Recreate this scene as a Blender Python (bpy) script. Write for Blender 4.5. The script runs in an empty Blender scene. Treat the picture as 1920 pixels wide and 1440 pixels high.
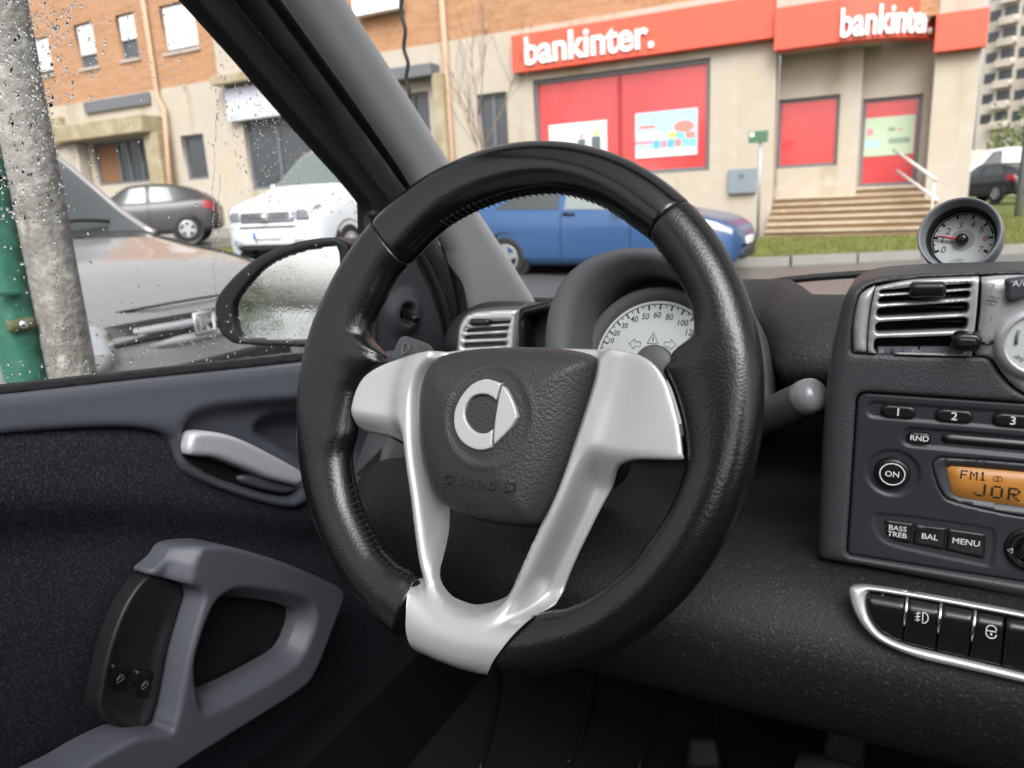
import bpy, bmesh, math, random
import numpy as np
from mathutils import Vector, Matrix
from mathutils.geometry import delaunay_2d_cdt
random.seed(7); RNG = np.random.default_rng(7)
sc = bpy.context.scene
COL = sc.collection

# ------------------------------------------------------------------ camera
FPX = 1400.0                      # focal length in pixels of a 1920 wide frame
YAW, HORIZON, ROLL = math.radians(28.0), 375.0, 0.05
CAM = np.array([0.0, 0.0, 1.2])
_p = math.atan((720 - HORIZON) / FPX)
_f = np.array([-math.sin(YAW) * math.cos(_p), math.cos(YAW) * math.cos(_p), -math.sin(_p)])
_r = np.array([math.cos(YAW), math.sin(YAW), 0.0])
_u = np.cross(_r, _f)
R_ = math.cos(ROLL) * _r - math.sin(ROLL) * _u
U_ = math.sin(ROLL) * _r + math.cos(ROLL) * _u
cd = bpy.data.cameras.new('camera'); cam = bpy.data.objects.new('camera', cd); COL.objects.link(cam)
M = Matrix.Identity(4)
for i in range(3):
    M[i][0], M[i][1], M[i][2], M[i][3] = R_[i], U_[i], -_f[i], CAM[i]
cam.matrix_world = M
cd.sensor_width = 36.0; cd.lens = FPX / 1920 * 36.0
cd.clip_start, cd.clip_end = 0.02, 3000
cd.dof.use_dof = True; cd.dof.focus_distance = 0.60; cd.dof.aperture_fstop = cd.lens / 3.0
sc.camera = cam

# ------------------------------------------------------------------ sky, sun, exposure
SUN_EL, SUN_AZ = math.radians(46), math.radians(152)      # overcast: a soft sun behind us to the right
w = bpy.data.worlds.new('World'); sc.world = w; w.use_nodes = True
wn = w.node_tree.nodes; wl = w.node_tree.links
bgn = wn['Background']
sky = wn.new('ShaderNodeTexSky'); sky.sky_type = 'NISHITA'; sky.sun_disc = False
sky.sun_elevation = SUN_EL; sky.sun_rotation = SUN_AZ; sky.air_density = 1.0; sky.dust_density = 6.0; sky.ozone_density = 0.6
hs = wn.new('ShaderNodeHueSaturation'); hs.inputs['Saturation'].default_value = 0.16
wl.new(sky.outputs[0], hs.inputs['Color']); wl.new(hs.outputs[0], bgn.inputs['Color'])
bgn.inputs['Strength'].default_value = 0.15
sl = bpy.data.lights.new('sun', 'SUN'); sun = bpy.data.objects.new('sun', sl); COL.objects.link(sun)
sl.energy = 1.0; sl.angle = math.radians(40); sl.color = (1.0, 0.975, 0.94)
sun.rotation_euler = (math.radians(90) - SUN_EL, 0, -SUN_AZ + math.pi)
sd = Vector((math.sin(SUN_AZ) * math.cos(SUN_EL), math.cos(SUN_AZ) * math.cos(SUN_EL), math.sin(SUN_EL)))
sun.rotation_euler = sd.to_track_quat('Z', 'Y').to_euler()
vs = sc.view_settings
vs.view_transform = 'Standard'; vs.look = 'None'; vs.gamma = 1.0; vs.exposure = 1.0; vs.use_curve_mapping = False
cy = sc.cycles
cy.use_denoising = True
cy.max_bounces = 10; cy.diffuse_bounces = 5; cy.glossy_bounces = 4; cy.transmission_bounces = 8; cy.transparent_max_bounces = 16
cy.caustics_reflective = False; cy.caustics_refractive = False; cy.sample_clamp_indirect = 6.0

# ------------------------------------------------------------------ helpers: un-projection to real planes
def ray(x, y): return _f + (x - 960) / FPX * R_ + (720 - y) / FPX * U_
def oX(x, y, X): d = ray(x, y); return CAM + d * X / d[0]
def oY(x, y, Y): d = ray(x, y); return CAM + d * Y / d[1]
def oZ(x, y, Z): d = ray(x, y); return CAM + d * (Z - CAM[2]) / d[2]
def nrm(v): v = np.asarray(v, float); return v / np.linalg.norm(v)
class Frame:
    def __init__(s, o, n, e1=None):
        s.o = np.asarray(o, float); s.n = nrm(n)
        if e1 is None: e1 = np.cross([0, 0, 1], s.n)
        e1 = np.asarray(e1, float); e1 = e1 - s.n * np.dot(e1, s.n)
        s.e1 = nrm(e1); s.e2 = np.cross(s.n, s.e1)
    def uv(s, x, y, h=0.0):
        d = ray(x, y); t = np.dot(s.o + s.n * h - CAM, s.n) / np.dot(d, s.n)
        q = CAM + d * t - s.o
        return np.array([np.dot(q, s.e1), np.dot(q, s.e2)])
    def px(s, pts, h=0.0): return [s.uv(p[0], p[1], p[2] if len(p) > 2 else h) for p in pts]
    def w(s, u, v, h=0.0): return s.o + s.e1 * u + s.e2 * v + s.n * h
    def up(s, h): return Frame(s.o + s.n * h, s.n, s.e1)
def cr(pts, n=6, closed=True):
    """Catmull-Rom through points; a point given twice makes a corner."""
    P = [np.asarray(p, float) for p in pts]; N = len(P); out = []
    for i in range(N if closed else N - 1):
        p1, p2 = P[i], P[(i + 1) % N]
        p0 = P[(i - 1) % N] if (closed or i > 0) else p1
        p3 = P[(i + 2) % N] if (closed or i + 2 < N) else p2
        if np.linalg.norm(p1 - p2) < 1e-9: continue
        for k in range(n):
            t = k / n
            out.append(0.5 * ((2 * p1) + (-p0 + p2) * t + (2 * p0 - 5 * p1 + 4 * p2 - p3) * t * t + (-p0 + 3 * p1 - 3 * p2 + p3) * t ** 3))
    if not closed: out.append(P[-1])
    return out
def fillet(pts, r, n=5):
    P = [np.asarray(p, float) for p in pts]; N = len(P); out = []
    rr = r if hasattr(r, '__len__') else [r] * N
    for i in range(N):
        a, b, c = P[i - 1], P[i], P[(i + 1) % N]
        ra = min(rr[i], .49 * np.linalg.norm(a - b), .49 * np.linalg.norm(c - b))
        if ra <= 1e-9: out.append(b); continue
        s, e = b + nrm(a - b) * ra, b + nrm(c - b) * ra
        for k in range(n + 1):
            t = k / n; out.append((1 - t) ** 2 * s + 2 * t * (1 - t) * b + t * t * e)
    return out
def rrect(cx, cy, wd, ht, r, n=5, rot=0.0):
    q = fillet([(-wd / 2, -ht / 2), (wd / 2, -ht / 2), (wd / 2, ht / 2), (-wd / 2, ht / 2)], r, n)
    c, s = math.cos(rot), math.sin(rot)
    return [np.array([cx + c * p[0] - s * p[1], cy + s * p[0] + c * p[1]]) for p in q]
def circ(cx, cy, r, n=48, ry=None): return [np.array([cx + r * math.cos(2 * math.pi * k / n), cy + (ry or r) * math.sin(2 * math.pi * k / n)]) for k in range(n)]
def sstep(a, b, x): t = np.clip((np.asarray(x, float) - a) / (b - a), 0, 1); return t * t * (3 - 2 * t)
def seg_dist(P, poly, closed=True):
    A = np.asarray(poly, float); B = np.roll(A, -1, 0)
    if not closed: A, B = A[:-1], B[:-1]
    d = B - A; L = (d ** 2).sum(1); L[L == 0] = 1e-18; best = np.full(len(P), 1e9)
    for i in range(len(A)):
        q = P - A[i]; t = np.clip((q @ d[i]) / L[i], 0, 1)
        best = np.minimum(best, ((q - t[:, None] * d[i]) ** 2).sum(1))
    return np.sqrt(best)
def inside(P, poly):
    A = np.asarray(poly, float); B = np.roll(A, -1, 0); c = np.zeros(len(P), bool); x, y = P[:, 0], P[:, 1]
    for (x1, y1), (x2, y2) in zip(A, B):
        if y1 == y2: continue
        m = ((y1 > y) != (y2 > y)) & (x < (x2 - x1) * (y - y1) / (y2 - y1) + x1); c ^= m
    return c
def resample(poly, sp):
    A = [np.asarray(p, float) for p in poly]; out = []
    for i in range(len(A)):
        a, b = A[i], A[(i + 1) % len(A)]; L = np.linalg.norm(b - a)
        if L < 1e-7: continue
        k = max(1, int(round(L / sp)))
        if L < sp * .35 and out and np.linalg.norm(out[-1] - a) < sp * .3: continue
        for j in range(k): out.append(a + (b - a) * j / k)
    return out
def area2(p): A = np.asarray(p); B = np.roll(A, -1, 0); return (A[:, 0] * B[:, 1] - B[:, 0] * A[:, 1]).sum()

# ------------------------------------------------------------------ helpers: objects
def link(o, parent=None):
    COL.objects.link(o)
    if parent is not None:
        o.parent = parent; o.matrix_parent_inverse = parent.matrix_world.inverted()
    return o
def tag(o, label=None, cat=None, group=None, kind=None):
    if label: o['label'] = label
    if cat: o['category'] = cat
    if group: o['group'] = group
    if kind: o['kind'] = kind
    return o
def thing(name, label, cat, loc, group=None):
    o = bpy.data.objects.new(name, None); o.empty_display_size = .05
    o.location = Vector([float(c) for c in loc]); COL.objects.link(o)
    o.matrix_world = Matrix.Translation(o.location)
    return tag(o, label, cat, group)
def mesh(name, V, F, mat, parent=None, smooth=True):
    me = bpy.data.meshes.new(name)
    me.from_pydata([tuple(map(float, v)) for v in V], [], [tuple(int(i) for i in f) for f in F])
    me.validate(); me.update()
    if smooth: me.polygons.foreach_set('use_smooth', [True] * len(me.polygons))
    if mat is not None: me.materials.append(mat)
    return link(bpy.data.objects.new(name, me), parent)
def fixn(o):
    bm = bmesh.new(); bm.from_mesh(o.data); bmesh.ops.recalc_face_normals(bm, faces=bm.faces); bm.to_mesh(o.data); bm.free(); return o
def relief(name, F, outer, holes=(), hf=None, sp=None, back=0.01, mat=None, parent=None, cap=False, sharp=False, relax=0, er=0.0):
    if hf is None: sharp = True
    """A plate on a plane with a height field over its face and walls going back."""
    outer = [np.asarray(p, float) for p in outer]
    if area2(outer) < 0: outer = outer[::-1]
    hs_ = [[np.asarray(p, float) for p in h] for h in holes]
    hs_ = [h[::-1] if area2(h) > 0 else h for h in hs_]
    if sp is None:
        A = np.array(outer); sp = max(A.max(0) - A.min(0)) / 24
    loops = [resample(outer, sp)] + [resample(h, sp) for h in hs_]
    pts = [p for l in loops for p in l]; edges = []; k = 0; rings = []
    for l in loops:
        ring = list(range(k, k + len(l))); rings.append(ring); k += len(l)
        edges += [(ring[i], ring[(i + 1) % len(ring)]) for i in range(len(ring))]
    nb = len(pts)
    if hf is not None:
        A = np.array(loops[0]); lo, hi = A.min(0), A.max(0)
        gx = np.arange(lo[0] + sp / 2, hi[0], sp); gy = np.arange(lo[1] + sp / 2, hi[1], sp * .87)
        G = np.array([(x + (sp / 2 if j % 2 else 0), y) for j, y in enumerate(gy) for x in gx]).reshape(-1, 2)
        if len(G):
            m = inside(G, loops[0])
            for l in loops[1:]: m &= ~inside(G, l)
            G = G[m]
            if len(G):
                dd = np.min([seg_dist(G, l) for l in loops], 0); G = G[dd > max(sp * .45, er * 1.15 + sp * .4)]
                pts += list(G)
        if er:                                        # even rings of points just inside every edge, so roundings stay clean
            for l in loops:
                A = np.array(l); T = np.roll(A, -1, 0) - np.roll(A, 1, 0); T /= np.maximum(np.linalg.norm(T, axis=1), 1e-12)[:, None]; Nn = np.stack([-T[:, 1], T[:, 0]], 1)
                for q in (.10, .35, .70, 1.12):
                    R = A + Nn * er * q; ok = inside(R, loops[0])
                    for l2 in loops[1:]: ok &= ~inside(R, l2)
                    ok &= np.min([seg_dist(R, l2) for l2 in loops], 0) > er * q * .93; pts += list(R[ok])
                # extra ring close to the edge so roundings read
    vo, eo, fo, ov, _, _ = delaunay_2d_cdt([Vector((float(p[0]), float(p[1]))) for p in pts], edges, [], 0, 1e-7)
    V2 = np.array([(v.x, v.y) for v in vo])
    cen = np.array([V2[list(f)].mean(0) for f in fo])
    m = inside(cen, loops[0])
    for l in loops[1:]: m &= ~inside(cen, l)
    faces = [list(f) for f, k_ in zip(fo, m) if k_]
    d = np.min([seg_dist(V2, l) for l in loops], 0)
    h = hf(V2[:, 0], V2[:, 1], d) if hf is not None else np.zeros(len(V2))
    if relax:                                         # even out the height field inside the outline
        E_ = np.array([(f[i], f[(i + 1) % len(f)]) for f in faces for i in range(len(f))]); E_ = np.vstack([E_, E_[:, ::-1]]); deg = np.bincount(E_[:, 0], minlength=len(V2)); fr = (d > 1e-6) & (deg > 0)
        for _ in range(relax):
            s_ = np.bincount(E_[:, 0], weights=h[E_[:, 1]], minlength=len(V2)); h = np.where(fr, .5 * h + .5 * s_ / np.maximum(deg, 1), h)
    V = [F.w(a, b, c) for (a, b), c in zip(V2, h)]
    faces = [f if area2(V2[f]) > 0 else f[::-1] for f in faces]
    # walls
    if back is not None:
        from collections import Counter
        ec = {}
        for f in faces:
            for i in range(len(f)): ec[(f[i], f[(i + 1) % len(f)])] = 1
        bnd = [(a, b) for (a, b) in ec if (b, a) not in ec]
        mp = {}
        top = {}
        for a, b in bnd:
            for q in (a, b):
                if q not in mp:
                    if sharp: V.append(V[q]); top[q] = len(V) - 1
                    else: top[q] = q
                    V.append(F.w(V2[q][0], V2[q][1], -back)); mp[q] = len(V) - 1
        for a, b in bnd: faces.append([top[b], top[a], mp[a], mp[b]])
        if cap:
            off = len(V); base = [f for f in faces if len(f) == 3]
            used = {}
            for f in base:
                g = []
                for q in f:
                    if q not in used: V.append(F.w(V2[q][0], V2[q][1], -back)); used[q] = len(V) - 1
                    g.append(used[q])
                faces.append(g[::-1])
    return mesh(name, V, faces, mat, parent)
def rnd(r, h0=0.0):
    """edge rounding of radius r, flat top at h0"""
    def f(u, v, d):
        e = np.minimum(d, r); return h0 - r + np.sqrt(np.maximum(r * r - (r - e) ** 2, 0))
    return f
def flat(h0): return lambda u, v, d: np.full(len(u), h0)
def lathe(name, F, prof, mat, parent=None, n=40, c=(0, 0), a0=0, a1=2 * math.pi, smooth=True):
    V = []; Fc = []; full = abs(a1 - a0 - 2 * math.pi) < 1e-6; m = n if full else n + 1
    for k in range(m):
        a = a0 + (a1 - a0) * k / n
        for r, h in prof: V.append(F.w(c[0] + r * math.cos(a), c[1] + r * math.sin(a), h))
    q = len(prof)
    for k in range(n):
        k2 = (k + 1) % m
        for j in range(q - 1):
            Fc.append((k * q + j, k2 * q + j, k2 * q + j + 1, k * q + j + 1))
    o = mesh(name, V, Fc, mat, parent, smooth)
    bm = bmesh.new(); bm.from_mesh(o.data); bmesh.ops.remove_doubles(bm, verts=bm.verts, dist=1e-6); bmesh.ops.recalc_face_normals(bm, faces=bm.faces); bm.to_mesh(o.data); bm.free()
    return o
def tube_geo(path, rad, n=10, squash=None):
    P = [np.asarray(p, float) for p in path]; V = []; Fc = []
    rr = rad if hasattr(rad, '__len__') else [rad] * len(P)
    up = np.array([0, 0, 1.0]); prev = None
    for i, p in enumerate(P):
        t = nrm(P[min(i + 1, len(P) - 1)] - P[max(i - 1, 0)])
        if prev is None:
            a = np.cross(t, up)
            if np.linalg.norm(a) < 1e-3: a = np.cross(t, [1, 0, 0])
        else: a = prev - t * np.dot(prev, t)
        a = nrm(a); prev = a; b = np.cross(t, a)
        for k in range(n):
            th = 2 * math.pi * k / n; V.append(p + rr[i] * (math.cos(th) * a + math.sin(th) * b))
    for i in range(len(P) - 1):
        for k in range(n):
            k2 = (k + 1) % n; Fc.append((i * n + k, i * n + k2, (i + 1) * n + k2, (i + 1) * n + k))
    Fc.append(tuple(range(n))[::-1]); Fc.append(tuple(range((len(P) - 1) * n, len(P) * n)))
    return V, Fc
def tube(name, path, rad, mat, parent=None, n=10): V, Fc = tube_geo(path, rad, n); return fixn(mesh(name, V, Fc, mat, parent))
def joined(name, geos, mat, parent=None, smooth=True):
    V = []; Fc = []
    for v, f in geos:
        k = len(V); V += list(v); Fc += [tuple(i + k for i in q) for q in f]
    return mesh(name, V, Fc, mat, parent, smooth)
def box_geo(lo, hi):
    (a, b, c), (d, e, f) = lo, hi
    V = [(a, b, c), (d, b, c), (d, e, c), (a, e, c), (a, b, f), (d, b, f), (d, e, f), (a, e, f)]
    return V, [(0, 3, 2, 1), (4, 5, 6, 7), (0, 1, 5, 4), (1, 2, 6, 5), (2, 3, 7, 6), (3, 0, 4, 7)]
def box(name, lo, hi, mat, parent=None, bev=0.0):
    V, Fc = box_geo(lo, hi); o = mesh(name, V, Fc, mat, parent, False)
    if bev:
        bm = bmesh.new(); bm.from_mesh(o.data); bmesh.ops.bevel(bm, geom=bm.edges[:], offset=bev, segments=2, profile=.5, affect='EDGES'); bm.to_mesh(o.data); bm.free()
    return o
def text_mesh(s, size, bold=0.0, depth=0.0, shear=0.0, spacing=1.0, res=3):
    cu = bpy.data.curves.new('t', 'FONT'); cu.body = s; cu.size = size; cu.offset = bold; cu.extrude = depth; cu.shear = shear
    cu.align_x = 'CENTER'; cu.align_y = 'CENTER'; cu.space_character = spacing; cu.resolution_u = res
    ob = bpy.data.objects.new('t', cu); COL.objects.link(ob)
    dg = bpy.context.evaluated_depsgraph_get(); dg.update()
    me = bpy.data.meshes.new_from_object(ob.evaluated_get(dg))
    bpy.data.objects.remove(ob); bpy.data.curves.remove(cu)
    V = np.array([v.co[:] for v in me.vertices]).reshape(-1, 3); Fc = [tuple(p.vertices) for p in me.polygons]
    bpy.data.meshes.remove(me); return V, Fc
def text(name, s, F, c, size, mat, parent, h=0.0006, bold=0.0, depth=0.0, rot=0.0, shear=0.0, spacing=1.0, sx=1.0):
    V, Fc = text_mesh(s, size, bold, depth, shear, spacing)
    ca, sa = math.cos(rot), math.sin(rot)
    W = [F.w(c[0] + ca * v[0] * sx - sa * v[1], c[1] + sa * v[0] * sx + ca * v[1], h + depth + v[2]) for v in V]
    return mesh(name, W, Fc, mat, parent, False)

# ------------------------------------------------------------------ materials
def mat(name, col, rough=.5, metal=0.0, spec=.5, coat=0.0, bumps=(), var=None, trans=0.0, ior=1.45, emis=None, sheen=0.0):
    m = bpy.data.materials.new(name); m.use_nodes = True; nt = m.node_tree; b = nt.nodes['Principled BSDF']
    b.inputs['Base Color'].default_value = (*col, 1); b.inputs['Roughness'].default_value = rough; b.inputs['Metallic'].default_value = metal
    b.inputs['Specular IOR Level'].default_value = spec; b.inputs['Coat Weight'].default_value = coat; b.inputs['Coat Roughness'].default_value = .08
    b.inputs['Transmission Weight'].default_value = trans; b.inputs['IOR'].default_value = ior; b.inputs['Sheen Weight'].default_value = sheen
    if emis: b.inputs['Emission Color'].default_value = (*emis[0], 1); b.inputs['Emission Strength'].default_value = emis[1]
    tc = nt.nodes.new('ShaderNodeTexCoord'); last = None
    for kind, scale, strength, dist in bumps:
        if kind == 'noise':
            t = nt.nodes.new('ShaderNodeTexNoise'); t.inputs['Scale'].default_value = scale; t.inputs['Detail'].default_value = 3; out = t.outputs['Fac']
        else:
            t = nt.nodes.new('ShaderNodeTexVoronoi'); t.inputs['Scale'].default_value = scale; t.feature = 'F1' if kind == 'voro' else 'SMOOTH_F1'; out = t.outputs['Distance']
        nt.links.new(tc.outputs['Object'], t.inputs['Vector'])
        bp = nt.nodes.new('ShaderNodeBump'); bp.inputs['Strength'].default_value = strength; bp.inputs['Distance'].default_value = dist
        if kind != 'noise': bp.invert = True
        nt.links.new(out, bp.inputs['Height'])
        if last: nt.links.new(last.outputs[0], bp.inputs['Normal'])
        last = bp
    if last: nt.links.new(last.outputs[0], b.inputs['Normal'])
    if var:   # list of (scale, colour, low, high) layers mixed over the base colour
        prev = None
        for (scale, c2, lo, hi, *rest) in var:
            t = nt.nodes.new('ShaderNodeTexNoise'); t.inputs['Scale'].default_value = scale; t.inputs['Detail'].default_value = rest[1] if len(rest) > 1 else 5
            mp = nt.nodes.new('ShaderNodeMapping'); mp.inputs['Scale'].default_value = rest[0] if rest and rest[0] else (1, 1, 1)
            nt.links.new(tc.outputs['Object'], mp.inputs['Vector']); nt.links.new(mp.outputs[0], t.inputs['Vector'])
            rp = nt.nodes.new('ShaderNodeMapRange'); rp.inputs['From Min'].default_value = lo; rp.inputs['From Max'].default_value = hi
            nt.links.new(t.outputs['Fac'], rp.inputs['Value'])
            mx = nt.nodes.new('ShaderNodeMix'); mx.data_type = 'RGBA'
            nt.links.new(rp.outputs[0], mx.inputs['Factor'])
            if prev: nt.links.new(prev, mx.inputs['A'])
            else: mx.inputs['A'].default_value = (*col, 1)
            mx.inputs['B'].default_value = (*c2, 1); prev = mx.outputs['Result']
        nt.links.new(prev, b.inputs['Base Color'])
    return m
def pane_mat(name, tint=(1, 1, 1), refl=0.04, rough=0.0):
    m = bpy.data.materials.new(name); m.use_nodes = True; nt = m.node_tree; nt.nodes.remove(nt.nodes['Principled BSDF'])
    t = nt.nodes.new('ShaderNodeBsdfTransparent'); t.inputs[0].default_value = (*tint, 1)
    g = nt.nodes.new('ShaderNodeBsdfGlossy'); g.inputs['Roughness'].default_value = rough
    fr = nt.nodes.new('ShaderNodeFresnel'); fr.inputs['IOR'].default_value = 1.0 + refl * 7
    mx = nt.nodes.new('ShaderNodeMixShader')
    nt.links.new(fr.outputs[0], mx.inputs[0]); nt.links.new(t.outputs[0], mx.inputs[1]); nt.links.new(g.outputs[0], mx.inputs[2])
    nt.links.new(mx.outputs[0], nt.nodes['Material Output'].inputs[0]); return m
def speckle(name, base, fleck, rough=.75, scale=300, thr=.12):
    """dark textile with pale pin-point flecks and a pebbled surface"""
    m = mat(name, base, rough, bumps=[('voro', scale * 1.3, .30, .0009)]); nt = m.node_tree; b = nt.nodes['Principled BSDF']
    tc = nt.nodes.new('ShaderNodeTexCoord'); v = nt.nodes.new('ShaderNodeTexVoronoi'); v.inputs['Scale'].default_value = scale
    nt.links.new(tc.outputs['Object'], v.inputs['Vector'])
    rp = nt.nodes.new('ShaderNodeMapRange'); rp.inputs['From Min'].default_value = thr * 2.2; rp.inputs['From Max'].default_value = thr * .8
    nt.links.new(v.outputs['Distance'], rp.inputs['Value'])
    wn_ = nt.nodes.new('ShaderNodeTexNoise'); wn_.inputs['Scale'].default_value = scale * .7; nt.links.new(tc.outputs['Object'], wn_.inputs['Vector'])
    r2 = nt.nodes.new('ShaderNodeMapRange'); r2.inputs['From Min'].default_value = .38; r2.inputs['From Max'].default_value = .66; nt.links.new(wn_.outputs['Fac'], r2.inputs['Value'])
    mu = nt.nodes.new('ShaderNodeMath'); mu.operation = 'MULTIPLY'; nt.links.new(rp.outputs[0], mu.inputs[0]); nt.links.new(r2.outputs[0], mu.inputs[1])
    mx = nt.nodes.new('ShaderNodeMix'); mx.data_type = 'RGBA'; mx.inputs['A'].default_value = (*base, 1); mx.inputs['B'].default_value = (*fleck, 1)
    nt.links.new(mu.outputs[0], mx.inputs['Factor']); nt.links.new(mx.outputs['Result'], b.inputs['Base Color']); return m
MT = {}
MT['leather'] = mat('black_leather', (.005, .005, .0055), .25, spec=.55, bumps=[('voro', 520, .16, .0007)])
MT['leather_worn'] = mat('black_leather_worn', (.004, .004, .0045), .17, spec=.6, bumps=[('voro', 500, .06, .0006)])
MT['thread'] = mat('black_thread', (.02, .02, .02), .7)
MT['airbag'] = mat('airbag_plastic', (.024, .024, .026), .5, spec=.5, bumps=[('voro', 520, .38, .0010)])
MT['silver'] = mat('silver_paint', (.45, .44, .45), .40, metal=.55, spec=.5, bumps=[('noise', 1500, .10, .0004)], var=[(900, (.42, .42, .43), .45, .7)])
MT['silver2'] = mat('satin_silver', (.50, .50, .51), .30, metal=.6, bumps=[('noise', 2200, .05, .0004)])
MT['emblem'] = mat('emblem_metal', (.45, .45, .46), .36, metal=.4, bumps=[('noise', 2600, .05, .0003)])
MT['door_plastic'] = mat('door_plastic', (.070, .075, .092), .5, bumps=[('noise', 900, .30, .0007)])
MT['door_grey'] = mat('door_grey_plastic', (.086, .089, .106), .45, bumps=[('noise', 1100, .25, .0006)])
MT['door_fabric'] = speckle('door_fabric', (.0085, .0105, .017), (.052, .058, .070), .8, 470, .30)
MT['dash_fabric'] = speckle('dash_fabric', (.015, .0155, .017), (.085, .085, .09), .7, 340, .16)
MT['dash_shaded'] = speckle('dash_shaded_fabric', (.0048, .005, .006), (.042, .042, .046), .65, 340, .17)  # dashboard fabric again, darkened: footwell shade put into the colour
MT['dash_plastic'] = mat('dash_plastic', (.035, .036, .040), .5, bumps=[('voro', 620, .30, .0008)])
MT['hood_plastic'] = mat('hood_plastic', (.070, .072, .077), .5, bumps=[('noise', 1300, .2, .0005)])
MT['pod'] = mat('switch_plastic', (.012, .0125, .014), .45, bumps=[('noise', 1300, .2, .0005)])
MT['dark'] = mat('matt_black', (.006, .006, .007), .65)
MT['rubber'] = mat('black_rubber', (.008, .008, .009), .55, bumps=[('noise', 200, .1, .001)])
MT['gloss_black'] = mat('gloss_black', (.006, .006, .007), .22, spec=.5)
MT['radio'] = mat('radio_plastic', (.022, .024, .029), .42, bumps=[('noise', 1800, .12, .0004)])
MT['radio_lt'] = mat('radio_recess_plastic', (.034, .036, .041), .42, bumps=[('noise', 1800, .12, .0004)])
MT['button'] = mat('button_black', (.007, .007, .008), .35, bumps=[('noise', 2200, .12, .0003)])
MT['print'] = mat('white_print', (.55, .55, .57), .6)
MT['print_dk'] = mat('dark_print', (.02, .022, .026), .6)
MT['print_gy'] = mat('grey_print', (.16, .16, .17), .6)
MT['print_rd'] = mat('red_print', (.42, .05, .05), .6)
MT['dial'] = mat('dial_plate', (.42, .44, .445), .5)
MT['dial_hub'] = mat('dial_hub', (.24, .25, .25), .5)
MT['lcd'] = mat('lcd_amber', (.30, .13, .03), .3, emis=((.50, .20, .035), .14))
MT['lcd_ink'] = mat('lcd_segments', (.012, .010, .006), .5)
MT['pillar'] = mat('pillar_trim', (.42, .425, .44), .6, bumps=[('noise', 700, .15, .0005)])
MT['chrome'] = mat('chrome', (.75, .75, .76), .15, metal=1)
MT['pane'] = pane_mat('window_glass', (.97, .98, .975), .02)
MT['screen'] = pane_mat('windscreen_glass', (.99, .99, .985), .012)
MT['drop'] = mat('rain_water', (1, 1, 1), 0.0, trans=1.0, ior=1.33)
MT['carpet'] = mat('carpet', (.0025, .003, .005), .9, bumps=[('noise', 500, .5, .003)])
MT['headliner'] = mat('headliner', (.22, .22, .22), .9)
# ================================================================== STEERING WHEEL
_a, _b = .35463, -.07555
WF = Frame((-.25069, .44123, 1.2 - .13463), (math.sin(_b) * math.cos(_a), -math.cos(_b) * math.cos(_a), math.sin(_a)))
RO = .185; RB = .0155
wheel = thing('steering_wheel', 'black leather steering wheel with silver spokes and round centre emblem', 'steering wheel', WF.w(0, 0, -.03))
inner_px = [(1041,361,0),(1090,371,0),(1126,385,0),(1184,423,0),(1222,451,0),(1251,493,0),(1280,537,0),(1298,575,0),(1304,610,0),(1301,640,0),(1288,660,.002),(1262,668,.004),(1222,670,.006),
    (1232,690,.009),(1248,720,.010),(1261,757,.010),(1272,800,.010),(1280,850,.008),(1284,868,.004),(1281,895,0),(1264,941,0),(1242,981,0),(1220,1012,0),(1198,1045,0),(1161,1079,0),(1110,1119,0),(1063,1141,0),(1030,1145,0),
    (930,1160,0),(830,1130,0),(790,1095,0),(771,1073,0),(747,1062,0),(715,1031,0),(691,989,0),(670,942,0),(659,895,0),(651,850,.002),(653,812,.008),(653,775,.010),(662,732,.010),(679,702,.010),(710,680,.010),
    (735,668,.006),(712,660,.003),(697,646,0),(693,625,0),(697,603,0),(718,563,0),(741,517,0),(779,479,0),(837,423,0),(904,388,0),(968,368,0)]
_q = np.array([WF.uv(*p) for p in inner_px]); _th = np.unwrap(np.arctan2(_q[:, 1], _q[:, 0])); _rr = np.hypot(_q[:, 0], _q[:, 1])
_o = np.argsort(_th); _th, _rr = _th[_o], _rr[_o]
NTH = 1080
TH = np.linspace(0, 2 * np.pi, NTH, endpoint=False)
_tt = np.concatenate([_th - 2 * np.pi, _th, _th + 2 * np.pi]); _r3 = np.tile(_rr, 3)
RIN = np.interp(TH, _tt, _r3)
_k = np.hanning(17); _k /= _k.sum()
RIN = np.convolve(np.concatenate([RIN[-8:], RIN, RIN[:8]]), _k, 'valid')
NS = 28
def rim_ring(i, grow=0.0):
    rin, ro = RIN[i % NTH] - grow, RO + grow; a = (ro - rin) / 2; c = (ro + rin) / 2; t = TH[i % NTH]
    ex = 1.0 - .35 * min(1, max(0, (a - .0185) / .015))
    pts = []
    for k in range(NS):
        p = 2 * math.pi * k / NS; cx, sx = math.cos(p), math.sin(p)
        # wide sections become flat-topped: keep the outer half round, stretch the inner half
        xx = (math.copysign(abs(cx) ** ex, cx))
        r0 = .0178
        if cx >= 0: rr = (ro - r0) + r0 * xx if a > r0 else c + a * xx
        else: rr = (ro - r0) + (ro - r0 - rin) * xx if a > r0 else c + a * xx
        pts.append(WF.w(rr * math.cos(t), rr * math.sin(t), (RB + grow) * math.copysign(abs(sx) ** .92, sx)))
    return pts
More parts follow.
